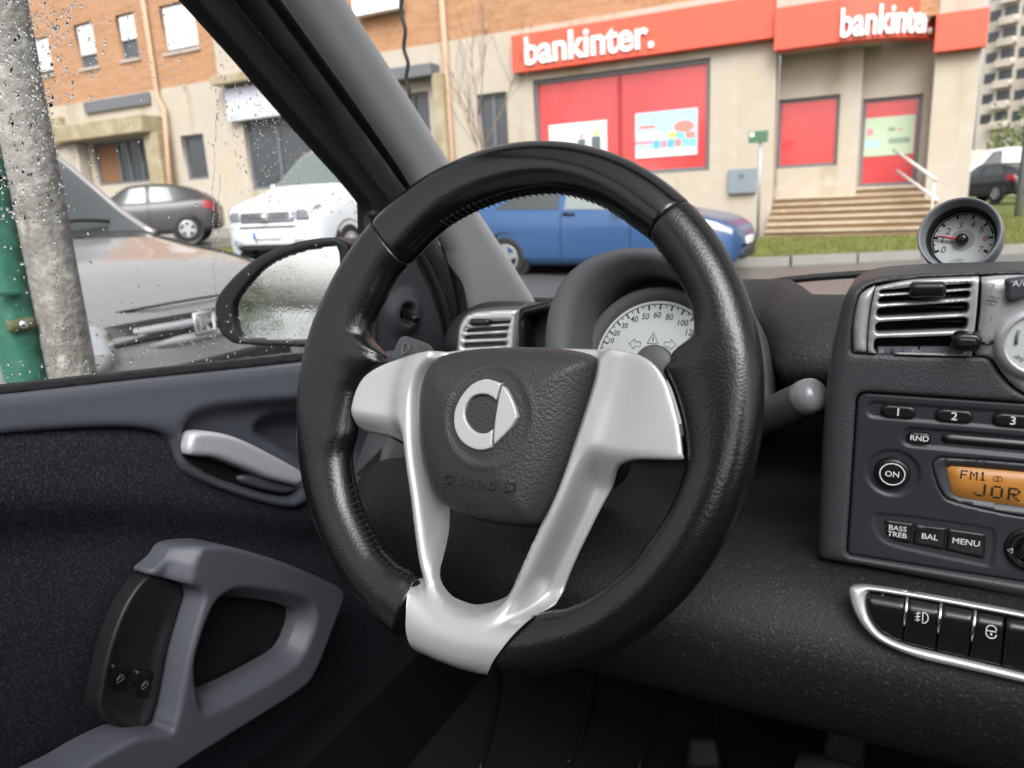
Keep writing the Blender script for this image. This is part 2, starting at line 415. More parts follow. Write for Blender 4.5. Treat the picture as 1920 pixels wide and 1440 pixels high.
def rim_piece(name, t0, t1, m):
    i0, i1 = int(round(t0 / (2 * math.pi) * NTH)), int(round(t1 / (2 * math.pi) * NTH))
    V = []; Fc = []; n = i1 - i0
    for j in range(n + 1):
        ring = rim_ring(i0 + j); e = min(j, n - j)
        if e < 3:                                       # rolled-in leather at the seam
            s = [.94, .985, .997][e]; c = np.mean(ring, 0); ring = [c + (p - c) * s for p in ring]
        V += ring
    for j in range(n):
        for k in range(NS):
            k2 = (k + 1) % NS; Fc.append((j * NS + k, (j + 1) * NS + k, (j + 1) * NS + k2, j * NS + k2))
    Fc.append(tuple(range(NS))); Fc.append(tuple(range(n * NS, (n + 1) * NS))[::-1])
    return fixn(mesh(name, V, Fc, m, wheel))
def wang(x, y, h=.012): q = WF.uv(x, y, h); return math.atan2(q[1], q[0]) % (2 * math.pi)
tR, tL = wang(1252, 398), wang(712, 440)
tBR, tBL = wang(975, 1180), wang(762, 1130)
tag(rim_piece('rim_leather', tR, tL, MT['leather_worn']), 'smooth worn leather along the top of the rim')
tag(rim_piece('rim_leather', tL, tBL - .005, MT['leather']), 'grained leather on the rim beside the door')
tag(rim_piece('rim_leather', tBR - .12, tR + 2 * math.pi, MT['leather']), 'grained leather on the rim beside the radio')
# stitching along the inner edge
st = []
for i in range(0, NTH, 6):
    t = TH[i]
    if tBL - .02 < t < tBR + .02: continue
    if RIN[i] < .1405: continue
    r = RIN[i]; j = .0015 * random.uniform(-1, 1)
    p = []
    for s in (-1, 1):
        aa = t + s * .006 + random.uniform(-.003, .003)
        p.append(WF.w((r - .0002 + (.0022 if s > 0 else 0)) * math.cos(aa), (r - .0002 + (.0022 if s > 0 else 0)) * math.sin(aa), .006 * s + .001))
    mid = (p[0] + p[1]) / 2 + (WF.w(0, 0, 0) - (p[0] + p[1]) / 2) * .006
    st.append(tube_geo([p[0], mid, p[1]], [.0003, .0005, .0003], 5))
tag(joined('stitching', st, MT['thread'], wheel), kind='stuff')

# ---- silver spoke piece: arms, two legs and the bottom insert
ridge_px = [(800,666,.006),(775,690,.007),(760,730,.007),(758,790,.006),(765,860,.005),(775,930,.005),(782,1000,.006),(788,1060,.008),(800,1110,.011),(826,1145,.013),(855,1161,.014),(884,1166,.014),(917,1158,.013),(946,1132,.011),(972,1088,.009),(1001,1030,.007),(1030,971,.006),(1052,921,.006),(1080,846,.006),(1104,776,.006),(1122,712,.007),(1129,672,.007)]
ridge = np.array(cr([WF.uv(*p) for p in ridge_px], 5, False))
silver_out = [(850,652,.003),(905,650,0),(1000,650,0),(1085,650,.002),(1130,652,.004),(1170,657,.006),(1200,666,.009),
    (1226,684,.010),(1247,714,.010),(1261,755,.010),(1272,800,.010),(1280,848,.008),(1282,862,.003),(1240,863,-.004),(1200,864,-.008),(1170,876,-.012),(1148,908,-.015),(1124,952,-.016),(1100,1000,-.016),(1075,1050,-.015),(1052,1098,-.012),(1038,1128,-.006),
    (1026,1137,.003),(1001,1153,.010),(965,1189,.0145),(939,1229,.011),(922,1262,.001),(873,1257,0),(826,1240,0),(794,1221,.001),(776,1187,.009),(766,1150,.0145),(765,1120,.013),(768,1094,.009),(776,1077,.004),
    (778,1055,.002),(773,989,.001),(766,942,.001),(757,886,.001),(752,853,.001),(742,834,.001),(719,820,.002),(680,811,.004),(660,803,.007),(654,785,.010),(655,765,.010),(664,730,.010),(681,701,.010),(718,677,.009),(776,662,.005)]
so = [WF.uv(*p) for p in cr(silver_out, 4)]
hole = [(842,955,-.018),(842,1035,-.018),(850,1083,-.018),(868,1112,-.016),(892,1127,-.014),(914,1131,-.012),(936,1121,-.008),(957,1094,-.002),(983,1048,.001),(1010,990,.001),(1018,960,.001),(1000,930,.001),(900,925,-.01),(850,930,-.018)]
hole = [WF.uv(*p) for p in cr(hole, 4)]
ridge_poly = np.vstack([ridge, [[ridge[-1][0], ridge[-1][1] + .03], [ridge[0][0], ridge[0][1] + .03]]])
def h_silver(u, v, d):
    P = np.stack([u, v], 1); r = np.hypot(u, v)
    dr = seg_dist(P, ridge, False); ins = inside(P, ridge_poly)
    ang = np.arctan2(v, u)
    hr = .006 + .0
    armmask = sstep(-.052, -.022, v)
    # legs: narrow crown, then a deep wall facing the passenger side (and a short one on the other)
    drop = sstep(.0026, .0115, dr) * .0235
    hl = hr - drop
    ha = .0055 - .0035 * sstep(.004, .02, dr) + .0075 * sstep(.085, .128, r)
    ha = np.where(ins, hr - sstep(.002, .010, dr) * .012, ha)
    h = hl * (1 - armmask) + ha * armmask
    s = np.clip((r - (RO - .0178)) / .0182, -1, 1)
    ht = np.where(s > 0, (RB + .0012) * np.sqrt(np.maximum(1 - s * s, 0)), RB + .0012)
    mb = sstep(.136, .160, r) * sstep(-.09, -.11, v)
    h = h * (1 - mb) + ht * mb
    th = np.arctan2(v, u) % (2 * np.pi); rin = np.interp(th, np.append(TH, 2 * np.pi), np.append(RIN, RIN[0])); rk = RO - .0178
    sl_ = np.where(r > rk, (r - rk) / .0178, (rk - r) / np.maximum(rk - rin, 1e-4)); lh = RB * np.maximum(1 - np.clip(sl_, 0, 1) ** 2.1, 0) ** .46
    low = sstep(-.075, -.105, v) * (sl_ < 1); h = h + low * (np.maximum(h, lh + .0024) - h)
    e = .0022; dd = np.minimum(d, e)
    return h - np.where(mb > .5, 0, (e - np.sqrt(np.maximum(e * e - (e - dd) ** 2, 0))) * .8)
spk = relief('spokes', WF, so, [hole], h_silver, .0015, None, MT['silver'], wheel, relax=6, er=.0016)
# dark backing of the hub behind the silver
relief('hub_back', WF.up(-.028), [p * .97 for p in WF.px([(700,700),(790,670),(1100,665),(1220,690),(1250,850),(1150,865),(1090,960),(1050,1030),(1000,960),(850,950),(790,930),(760,840),(680,800)], -.028)], hf=flat(0), back=.03, mat=MT['dark'], parent=wheel)

# ---- airbag cover
ab = [(790,712),(804,682),(822,663),(879,650),(958,645),(1029,647),(1085,655),(1113,668),(1119,688),(1099,755),(1076,830),(1052,900),(1029,952),(1010,982),(985,991),(935,988),(888,979),(851,965),(822,945),(804,918),(790,872),(783,816),(783,755)]
AB = [WF.uv(p[0], p[1], .003) for p in cr(ab, 5)]
EM = WF.uv(911, 779, .022)
def h_air(u, v, d):
    P = np.stack([u, v], 1); q = np.hypot(u - EM[0], v - EM[1])
    h = -.012 + .013 * (1 - np.exp(-d / .0015)) + .018 * (1 - np.exp(-d / .011)) + .004 * sstep(.0, .05, d)
    h = h - .0013 * sstep(.0330, .0300, q) + .0006 * np.exp(-((q - .0345) / .0018) ** 2)
    return h
air = relief('airbag_cover', WF, AB, (), h_air, .0023, .02, MT['airbag'], wheel, er=.004)
HE = .0222
def ep(l): return [EM + (WF.uv(780 + x * .25, 640 + y * .25, HE) - EM) for x, y in l]
Cpx = [(640,318),(560,287),(500,290),(420,330),(350,410),(305,500),(292,580),(300,660),(340,740),(400,790),(470,815),(530,812),(572,795),(572,795),(582,660),(582,660),(540,688),(490,690),(440,670),(395,620),(372,560),(380,490),(420,425),(480,398),(540,400),(580,420),(606,443),(606,443),(640,320)]
em = thing  # emblem pieces are children of the cover
def hem(u, v, d): return HE + .0016 - .0009 + np.sqrt(np.maximum(.0009 ** 2 - (.0009 - np.minimum(d, .0009)) ** 2, 0))
EF = WF
o = relief('emblem_ring', WF, ep(cr(Cpx, 3)), (), hem, .0012, -HE + .004, MT['emblem'], air, er=.0008)
Apx = [(655,332),(655,332),(690,370),(740,470),(765,560),(765,560),(730,630),(680,690),(590,778),(590,778),(592,700),(600,600),(620,470),(640,380)]
o = relief('emblem_arrow', WF, ep(cr(Apx, 3)), (), hem, .0012, -HE + .004, MT['emblem'], air, er=.0008)
MT['emboss'] = mat('embossed_plastic', (.022, .022, .024), .38)
c = WF.uv(895, 907, .02); c2 = WF.uv(955, 912, .02); c1 = WF.uv(841, 897, .02)
rt = math.atan2(*(c2 - c1)[::-1])
text('embossed_word', 'AIRBAG', WF, c, .0078, MT['emboss'], air, h=.0207, depth=.0004, rot=rt, spacing=1.15)
for cc in (c1, c2):
    geos = []
    for (x0, y0, x1, y1) in ((-.003, .0022, .003, .0028), (-.003, -.0028, .0018, -.0022), (-.003, -.0028, -.0024, .0028), (.0035, -.003, .0041, .003)):
        ca, sa = math.cos(rt), math.sin(rt)
        V = [WF.w(cc[0] + ca * x - sa * y, cc[1] + sa * x + ca * y, h) for h in (.019, .0214) for x, y in ((x0, y0), (x1, y0), (x1, y1), (x0, y1))]
        geos.append((V, box_geo((0, 0, 0), (1, 1, 1))[1]))
    joined('embossed_icon', geos, MT['emboss'], air, False)
# column shroud behind the hub
lathe('column_shroud', WF, [(.030, -.03), (.034, -.05), (.036, -.12), (.03, -.2), (.0001, -.2)], MT['dark'], wheel, 32, (0, -.035))
# ================================================================== CENTRE CONSOLE, RADIO, DASHBOARD
K = Frame((0, .53, 1.2), (0, -1, 0))
def kp(pts, h=0.0, n=4): return K.px(cr(pts, n), h)
dash = thing('dashboard', 'dark grey speckled dashboard with silver air vents and centre console', 'dashboard', (-.2, .8, .95))
def loft_x(name, prof, x0, x1, m, parent, n=40, yoff=None, zoff=None, endr=.0):
    P = np.array(cr(prof, 6, False)); V = []; Fc = []
    xs = np.linspace(x0, x1, n)
    for x in xs:
        dy = yoff(x) if yoff else 0; dz = zoff(x) if zoff else 0
        t = 1.0
        if endr:
            e = min(x - x0, x1 - x); t = math.sqrt(max(0, 1 - (1 - min(1, e / endr)) ** 2)) if e < endr else 1
        c = P.mean(0)
        for (y, z) in P: V.append((x, c[0] + (y - c[0]) * (.55 + .45 * t) + dy, c[1] + (z - c[1]) * (.55 + .45 * t) + dz))
    q = len(P)
    for i in range(n - 1):
        for j in range(q - 1): Fc.append((i * q + j, i * q + j + 1, (i + 1) * q + j + 1, (i + 1) * q + j))
    Fc.append(tuple(range(q))); Fc.append(tuple(range((n - 1) * q, n * q))[::-1])
    return fixn(mesh(name, V, Fc, m, parent))
# upper roll of the dashboard
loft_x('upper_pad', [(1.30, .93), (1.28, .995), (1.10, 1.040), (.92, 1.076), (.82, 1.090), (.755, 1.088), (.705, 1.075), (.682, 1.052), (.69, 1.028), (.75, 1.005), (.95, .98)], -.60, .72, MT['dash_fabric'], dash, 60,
       yoff=lambda x: .14 * sstep(-.098, -.125, x) + .10 * sstep(-.34, -.40, x), zoff=lambda x: -.05 * sstep(-.36, -.46, x))
# shelf cavity and lower padded beam
loft_x('shelf_back', [(.84, .985), (.86, .97), (.86, .93), (.80, .915), (.60, .915)], -.52, .70, MT['dark'], dash, 6)
loft_x('lower_pad', [(.64, .918), (.585, .928), (.548, .934), (.522, .932), (.500, .921), (.484, .902), (.480, .880), (.488, .850), (.508, .818), (.545, .792), (.60, .778), (.68, .775)], -.53, .70, MT['dash_shaded'], dash, 60,
       yoff=lambda x: .085 * sstep(-.22, -.50, x), zoff=lambda x: -.010 * sstep(-.25, -.48, x), endr=.035)
# moulded end cheek beside the door
CH = Frame((-.50, .66, .95), (.72, -.69, .05))
relief('end_cheek', CH, CH.px(cr([(735,800),(722,830),(705,870),(692,910),(684,945),(690,975),(710,1010),(760,1060),(860,1060),(900,900),(880,790),(800,770)], 4)), hf=rnd(.012, .0), sp=.006, back=.10, mat=MT['hood_plastic'], parent=dash)
# centre console shell with openings for radio and vent
con = [(1530,1056),(1530,1056),(1532,1000),(1537,880),(1543,780),(1552,690),(1568,610),(1583,558),(1600,538),(1635,524),(1700,517),(1800,513),(1950,511),(2150,509),(2150,509),(2150,1180),(2150,1180),(1920,1134),(1700,1088)]
r_uv = [K.uv(1605,735), K.uv(1960,763), K.uv(1960,1108), K.uv(1585,1045)]
RX0, RX1 = r_uv[0][0], .165; RZ1, RZ0 = r_uv[0][1], r_uv[3][1]
radio_hole = fillet([(RX0, RZ0), (RX1, RZ0), (RX1, RZ1), (RX0, RZ1)], [.004, .004, .008, .008])
vent_out = [(1597,662),(1597,662),(1598,620),(1605,572),(1615,548),(1640,534),(1700,526),(1770,521),(1960,516),(2080,516),(2080,516),(2080,668),(2080,668),(1960,745),(1910,735),(1880,708),(1862,680),(1850,670),(1820,668),(1700,667)]
vent_hole = kp(vent_out)
def h_con(u, v, d):
    r = .012; e = np.minimum(d, r); q = .003 * sstep(0, .004, d)
    P = np.stack([u, v], 1)
    do = seg_dist(P, kp(con)); e = np.minimum(do, r)
    big = -r + np.sqrt(np.maximum(r * r - (r - e) ** 2, 0))
    dh = np.minimum(seg_dist(P, radio_hole), seg_dist(P, vent_hole)); e2 = np.minimum(dh, .0035)
    return big + (-.0035 + np.sqrt(np.maximum(.0035 ** 2 - (.0035 - e2) ** 2, 0)))
con_o = relief('centre_console', K, kp(con), [radio_hole, vent_hole], h_con, .0045, .07, MT['dash_plastic'], dash, er=.0032)
# dark inside of the vent bay
relief('vent_bay', K.up(-.035), [p for p in kp(vent_out, -.035)], hf=flat(0), back=.02, mat=MT['dark'], parent=dash)

# ---- silver air vent
def slot(TL, TR, BR, BL, r=9): return K.px(fillet([TL, TR, BR, BL], r, 5), -.001)
slots = [slot((1650,543),(1821,530),(1821,540),(1648,551), 5), slot((1648,556),(1819,544),(1818,558),(1645,570), 7), slot((1645,576),(1817,565),(1815,587),(1641,595), 9),
         slot((1642,603),(1815,593),(1812,618),(1639,625), 10), slot((1639,633),(1811,627),(1808,664),(1637,662), 10)]
vgrid = [(1627,662),(1627,662),(1629,620),(1634,575),(1642,540),(1642,540),(1700,528),(1760,524),(1836,521),(1836,521),(1832,575),(1826,630),(1822,668),(1822,668),(1720,665)]
VG = kp(vgrid, .001)
vg = relief('air_vent', K, VG, slots, lambda u, v, d: rnd(.0012, .002)(u, v, d), .003, .012, MT['silver2'], dash, er=.0011)
tag(vg, 'silver louvred vent left of the climate controls')
cap = [(1600,661),(1600,661),(1599,620),(1605,577),(1615,552),(1640,538),(1640,538),(1632,575),(1627,620),(1625,662),(1625,662)]
relief('vent_cheek', K, kp(cap, .001), hf=rnd(.004, .003), sp=.002, back=.012, mat=MT['silver'], parent=vg)
for i, (z, d0) in enumerate(((552, .010), (572, .010), (598, .010), (628, .010))):   # thin dark blades deeper inside
    c = K.uv(1730, z, -.02)
    V, Fc = box_geo((c[0] - .028, .53 + .014, 1.2 + c[1] - .0006), (c[0] + .028, .53 + .032, 1.2 + c[1] + .0006)); mesh('blade', V, Fc, MT['gloss_black'], vg, False)
q = K.px([(1646,650),(1806,650),(1806,664),(1646,662)], -.004)
relief('blade', K.up(-.004), q, back=.002, mat=MT['door_grey'], parent=vg)
kn = K.uv(1739, 544, .008)
relief('vent_tab', K.up(.004), rrect(kn[0], kn[1], .0200, .0095, .003, rot=.02), hf=rnd(.003, .006), sp=.0012, back=.012, mat=MT['gloss_black'], parent=vg)
kn = K.uv(1812, 641, .008)
lv = relief('vent_lever', K.up(.004), rrect(kn[0], kn[1], .0165, .0115, .0055), hf=rnd(.003, .007), sp=.001, back=.012, mat=MT['gloss_black'], parent=vg)
relief('thumb_pad', K.up(.0105), rrect(kn[0], kn[1], .0110, .0056, .0027), hf=rnd(.0008, .0012), sp=.001, back=.001, mat=MT['button'], parent=vg)
s0, s1 = K.uv(1838, 643, .004), K.uv(1861, 641, .003)
tube('lever_stem', [K.w(*s0, .006), K.w(*((s0 + s1) / 2), .007), K.w(*s1, .003)], .0011, MT['gloss_black'], vg, 8)

# ---- climate panel right of the vent
clim = [(1842,523),(1842,523),(1900,519),(2080,519),(2080,519),(2080,662),(2080,662),(1960,742),(1915,733),(1884,706),(1866,680),(1850,669),(1829,667),(1829,667),(1835,620),(1840,575)]
DC = K.uv(1950, 643, .004)
cp = relief('climate_panel', K, kp(clim, .001), hf=rnd(.002, .002), sp=.004, back=.012, mat=MT['silver2'], parent=dash)
rd = abs(DC[0] - K.uv(1862, 640, .004)[0]); ri = abs(DC[0] - K.uv(1887, 640, .006)[0])
lathe('dial_collar', K, [(rd, .002), (rd - .0008, .0045), (ri + .0020, .0068), (ri + .0006, .0068), (ri, .005)], MT['silver2'], cp, 64, DC)
lathe('dial_face', K, [(ri, .005), (0.0001, .0052)], MT['dial'], cp, 64, DC)
for tx, px_, py_, sz in (('3', 1862, 536, .0042), ('1', 1859, 598, .0052), ('0', 1856, 637, .0046)):
    text('scale_mark', tx, K, K.uv(px_, py_, .002), sz, MT['print_gy'], cp, h=.0026)
g = []
fc = K.uv(1861, 562, .002)
for k in range(4):
    a = .5 + k * math.pi / 2; c = (fc[0] + .0018 * math.cos(a), fc[1] + .0018 * math.sin(a))
    pts = [K.w(c[0] + .0015 * math.cos(b), c[1] + .0011 * math.sin(b), .0026) for b in np.linspace(0, 2 * math.pi, 13)]
    g.append(tube_geo(pts, .00022, 5))
joined('fan_symbol', g, MT['print_gy'], cp)
pts = [K.w(*K.uv(x, y, .005), .0056) for x, y in ((1911,619),(1907,630),(1905,645))]
tube('dial_mark', pts, .0009, MT['print_gy'], cp, 6)
for (x, y) in ((1906,668),(1916,672)):
    c = K.uv(x, y, .005); text('dial_mark', 'v' if x < 1910 else 'k', K, c, .006, MT['print_gy'], cp, h=.0056, rot=.4)
ac = [(1886,533),(1886,533),(1894,523),(1980,520),(1980,556),(1935,556),(1905,566),(1893,567),(1887,560)]
bt = relief('ac_button', K.up(.003), kp(ac, .006), hf=rnd(.002, .004), sp=.0015, back=.004, mat=MT['radio_lt'], parent=cp)
text('button_print', 'A/C', K, K.uv(1914, 532, .007), .0050, MT['print'], bt, h=.0077)

# ---- car radio
rad = thing('car_radio', 'dark grey radio with amber display and black push buttons in the console', 'radio', (.07, .54, 1.0))
RF = K.up(-.004)
RW, RH = RX1 - RX0, RZ1 - RZ0
ro = fillet([(RX0 + .0008, RZ0 + .0008), (RX1, RZ0 + .0008), (RX1, RZ1 - .0008), (RX0 + .0008, RZ1 - .0008)], [.0035, .0035, .0075, .0075])
def ru(x, y, h=-.004): return K.uv(x, y, h)
g1 = ru(1684, 773); g2 = ru(1789, 780); g3 = ru(1899, 787)
zb = (g1[1] + g2[1] + g3[1]) / 3
grooves = []
cd0 = ru(1708, 817); 
lcd = [ru(1752, 880), ru(1758, 866), ru(1775, 860)]
lcd_bez = [(1750,885),(1749,868),(1755,861),(1768,858),(1850,863),(1960,872),(2050,880),(2050,880),(2050,985),(2050,985),(1930,972),(1850,957),(1795,944),(1775,936),(1762,920)]
bez = RF.px(cr(lcd_bez, 4))
bot_bez = [(1636,972),(1640,964),(1652,963),(1700,967),(1850,988),(1862,993),(1867,1006),(1864,1045),(1858,1058),(1845,1061),(1760,1044),(1690,1028),(1668,1022),(1652,1012),(1642,998)]
bb = RF.px(cr(bot_bez, 4))
btn_rec = rrect((g1[0] + g3[0]) / 2 + .012, zb, (g3[0] - g1[0]) + .062, .0115, .0056)
cdl = [RF.w(*ru(1695, 818), 0)]
cx0, cz0 = ru(1700, 819)
cd_rec = rrect(cx0 + .06, cz0, .126, .0135, .0066)
oc = ru(1673, 887)
def h_rad(u, v, d):
    P = np.stack([u, v], 1); h = rnd(.0014, 0)(u, v, d)
    for poly, dep, wd in ((btn_rec, .0016, .0012), (cd_rec, .0022, .0016), (bez, .0009, .0006), (bb, .0011, .0007)):
        sdist = seg_dist(P, poly) * np.where(inside(P, poly), 1, -1); h = h - dep * sstep(-wd * .3, wd, sdist)
    q = np.hypot(u - oc[0], v - oc[1]); h = h - .0016 * sstep(.0172, .0150, q)
    return h
rp = relief('fascia', RF, ro, [[K.uv(1850, 915, -.004) + (p - K.uv(1850, 915, -.004)) * .985 for p in bez]], h_rad, .0013, .03, MT['radio'], rad)
def pill(name, c, wd, ht, s, size, par=rad, r=None, dz=.0006):
    o = relief(name, RF.up(-.0012), rrect(c[0], c[1], wd, ht, r or ht / 2 * .95, 6), hf=rnd(.0014, .0026), sp=.0012, back=.002, mat=MT['button'], parent=par)
    if s: text('button_print', s, RF, c, size, MT['print'], o, h=.00165, bold=.00008)
    return o
for c, s in ((g1, '1'), (g2, '2'), (g3, '3')): pill('preset_button', (c[0], zb), .0206, .0086, s, .0075)
c = ru(1724, 818); pill('random_button', (c[0], cz0), .0138, .0078, 'RND', .0052)
c = ru(1764, 0); cs = ru(1765, 822)
sl_ = relief('cd_slot', RF.up(-.0019), rrect(cs[0] + .045, cz0 + .0006, .09, .0062, .003), hf=flat(0), back=.001, mat=MT['gloss_black'], parent=rad)
lathe('power_button', RF, [(.0112, -.0016), (.0108, .0004), (.0098, .0022), (.0086, .0026), (.0001, .0024)], MT['button'], rad, 48, oc)
lathe('button_ring', RF, [(.0079, .0026), (.0077, .0029), (.0073, .0029), (.0071, .0026)], MT['print'], rad, 48, oc)
text('button_print', 'ON', RF, oc, .0056, MT['print'], rad, h=.0028, bold=.00006)
# amber display set in a bevelled bezel
lp = [(1776,882),(1778,876),(1784,874),(1860,880),(1960,889),(2040,896),(2040,896),(2040,966),(2040,966),(1925,951),(1850,940),(1805,933),(1791,928),(1784,918)]
disp_uv = RF.px(cr(lp, 4), -.003)
lo_ = RF.px(cr([(1752,885),(1751,869),(1757,863),(1769,860),(1850,865),(1960,874),(2048,882),(2048,882),(2048,983),(2048,983),(1930,969),(1850,954),(1796,941),(1777,933),(1764,918)], 4))
relief('display_bezel', RF.up(-.0003), lo_, [disp_uv], lambda u, v, d: -.0030 + .0030 * sstep(.0, .0045, seg_dist(np.stack([u, v], 1), disp_uv)), .0016, .004, MT['radio_lt'], rad)
ds = relief('display', RF.up(-.0032), disp_uv, hf=flat(0), sp=.01, back=.001, mat=MT['lcd'], parent=rad)
FONT5 = {'F': ['11111','10000','10000','11110','10000','10000','10000'], 'M': ['10001','11011','10101','10101','10001','10001','10001'], '1': ['00100','01100','00100','00100','00100','00100','01110'],
         'J': ['00001','00001','00001','00001','00001','10001','01110'], 'O': ['01110','10001','10001','10001','10001','10001','01110'], 'R': ['11110','10001','10001','11110','10100','10010','10001'],
         'N': ['10001','11001','10101','10011','10001','10001','10001'], 'A': ['01110','10001','10001','11111','10001','10001','10001']}
def lcd_char(ch, c, cw, chh):
    g = []; dx, dy = cw / 5, chh / 7
    for r, row in enumerate(FONT5[ch]):
        for k, b in enumerate(row):
            if b == '1':
                x = c[0] + (k - 2) * dx; y = c[1] + (3 - r) * dy
                V = [RF.w(a, b_, -.0030) for a, b_ in ((x - dx * .5, y - dy * .5), (x + dx * .5, y - dy * .5), (x + dx * .5, y + dy * .5), (x - dx * .5, y + dy * .5))]
                g.append((V, [(0, 1, 2, 3)]))
    return joined('display_character', g, MT['lcd_ink'], ds, False)
for ch, x, y in (('F', 1808, 890), ('M', 1826, 892), ('1', 1843, 893)): lcd_char(ch, RF.uv(x, y, -.003), .0042, .0062)
for ch, x, y in (('J', 1837, 919), ('O', 1869, 923), ('R', 1901, 927)): lcd_char(ch, RF.uv(x, y, -.003), .0066, .0086)
for dx in (-.0009, .0009):
    c = RF.uv(1871, 898, -.003); tube('display_character', [RF.w(c[0] + dx + .0015 * math.cos(a), c[1] + .0018 * math.sin(a), -.003) for a in np.linspace(0, 6.283, 17)], .00018, MT['lcd_ink'], ds, 5)
# lower button row
b1 = [(1659,973),(1712,981),(1708,1019),(1679,1013),(1661,1003)]; b2 = [(1715,982),(1774,989),(1770,1031),(1711,1019)]; b3 = [(1777,990),(1848,1000),(1846,1047),(1773,1031)]
for pts, rr, lab in ((b1, [5, 2, 2, 20, 14], None), (b2, [2, 2, 2, 2], 'BAL'), (b3, [2, 7, 7, 2], 'MENU')):
    o = relief('sound_button', RF.up(-.001), RF.px(fillet(pts, rr, 4), -.001), hf=rnd(.001, .0016), sp=.0014, back=.002, mat=MT['button'], parent=rad)
    if lab: text('button_print', lab, RF, RF.uv(*((1743, 1006) if lab == 'BAL' else (1811, 1016))), .0058, MT['print'], o, h=.0009, bold=.00006)
    else:
        text('button_print', 'BASS', RF, RF.uv(1683, 990), .0052, MT['print'], o, h=.0009, bold=.00005); text('button_print', 'TREB', RF, RF.uv(1682, 1002), .0052, MT['print'], o, h=.0009, bold=.00005)
jc = RF.uv(1936, 1031); jr = abs(jc[0] - RF.uv(1880, 1026)[0])
jo = lathe('cursor_ring', RF, [(jr, -.001), (jr - .001, .0018), (jr * .62, .0022), (jr * .58, .001), (jr * .5, .001)], MT['gloss_black'], rad, 48, jc)
lathe('cursor_knob', RF, [(jr * .5, .0005), (jr * .48, .005), (jr * .4, .006), (.0001, .006)], MT['button'], rad, 32, jc)
c = RF.uv(1894, 1032, .002); tube('button_print', [RF.w(c[0] + a, c[1] + b, .0022) for a, b in ((.0012, .0016), (-.0016, 0), (.0012, -.0016), (.0012, .0016))], .0002, MT['print'], jo, 5)

# ---- switch bar on the lower pad
SF = Frame(K.w(*K.uv(1720, 1165), .053), (0, -.93, .36), (1, 0, 0))
sb_o = [(1592,1113),(1595,1101),(1610,1097),(1645,1100),(1750,1117),(1920,1149),(2120,1190),(2120,1190),(2120,1330),(2120,1330),(1920,1280),(1800,1252),(1720,1233),(1655,1206),(1620,1177),(1601,1145)]
sb_i = [(1624,1122),(1628,1111),(1640,1109),(1750,1127),(1920,1159),(2100,1196),(2100,1196),(2100,1308),(2100,1308),(1920,1262),(1790,1231),(1700,1209),(1655,1189),(1636,1168),(1627,1147)]
so_, si_ = SF.px(cr(sb_o, 4)), SF.px(cr(sb_i, 4))
bar = relief('switch_bar', SF, so_, [si_], lambda u, v, d: rnd(.0035, .004)(u, v, d), .0022, .008, MT['silver2'], dash, er=.003)
cuts = [((1701,1118),(1691,1210)), ((1764,1130),(1753,1225)), ((1828,1143),(1815,1240)), ((1884,1153),(1876,1255))]
bp = SF.px(cr([(1626,1122),(1630,1113),(1641,1111),(1750,1129),(1920,1161),(2098,1198),(2098,1198),(2098,1305),(2098,1305),(1920,1260),(1790,1229),(1700,1207),(1657,1187),(1638,1167),(1629,1147)], 4))
vmid = SF.uv(1760, 1150)[1]
def h_btn(u, v, d):
    P = np.stack([u, v], 1); g = np.zeros(len(u))
    top = SF.uv(1760, 1129)[1]
    h = rnd(.0008, .0012)(u, v, d) + .0035 * sstep(top - .030, top - .006, v) - .004 * sstep(top - .007, top + .001, v)
    return h
xs_cut = [[SF.uv(*a), SF.uv(*b)] for a, b in cuts]
BPa = np.array(bp)
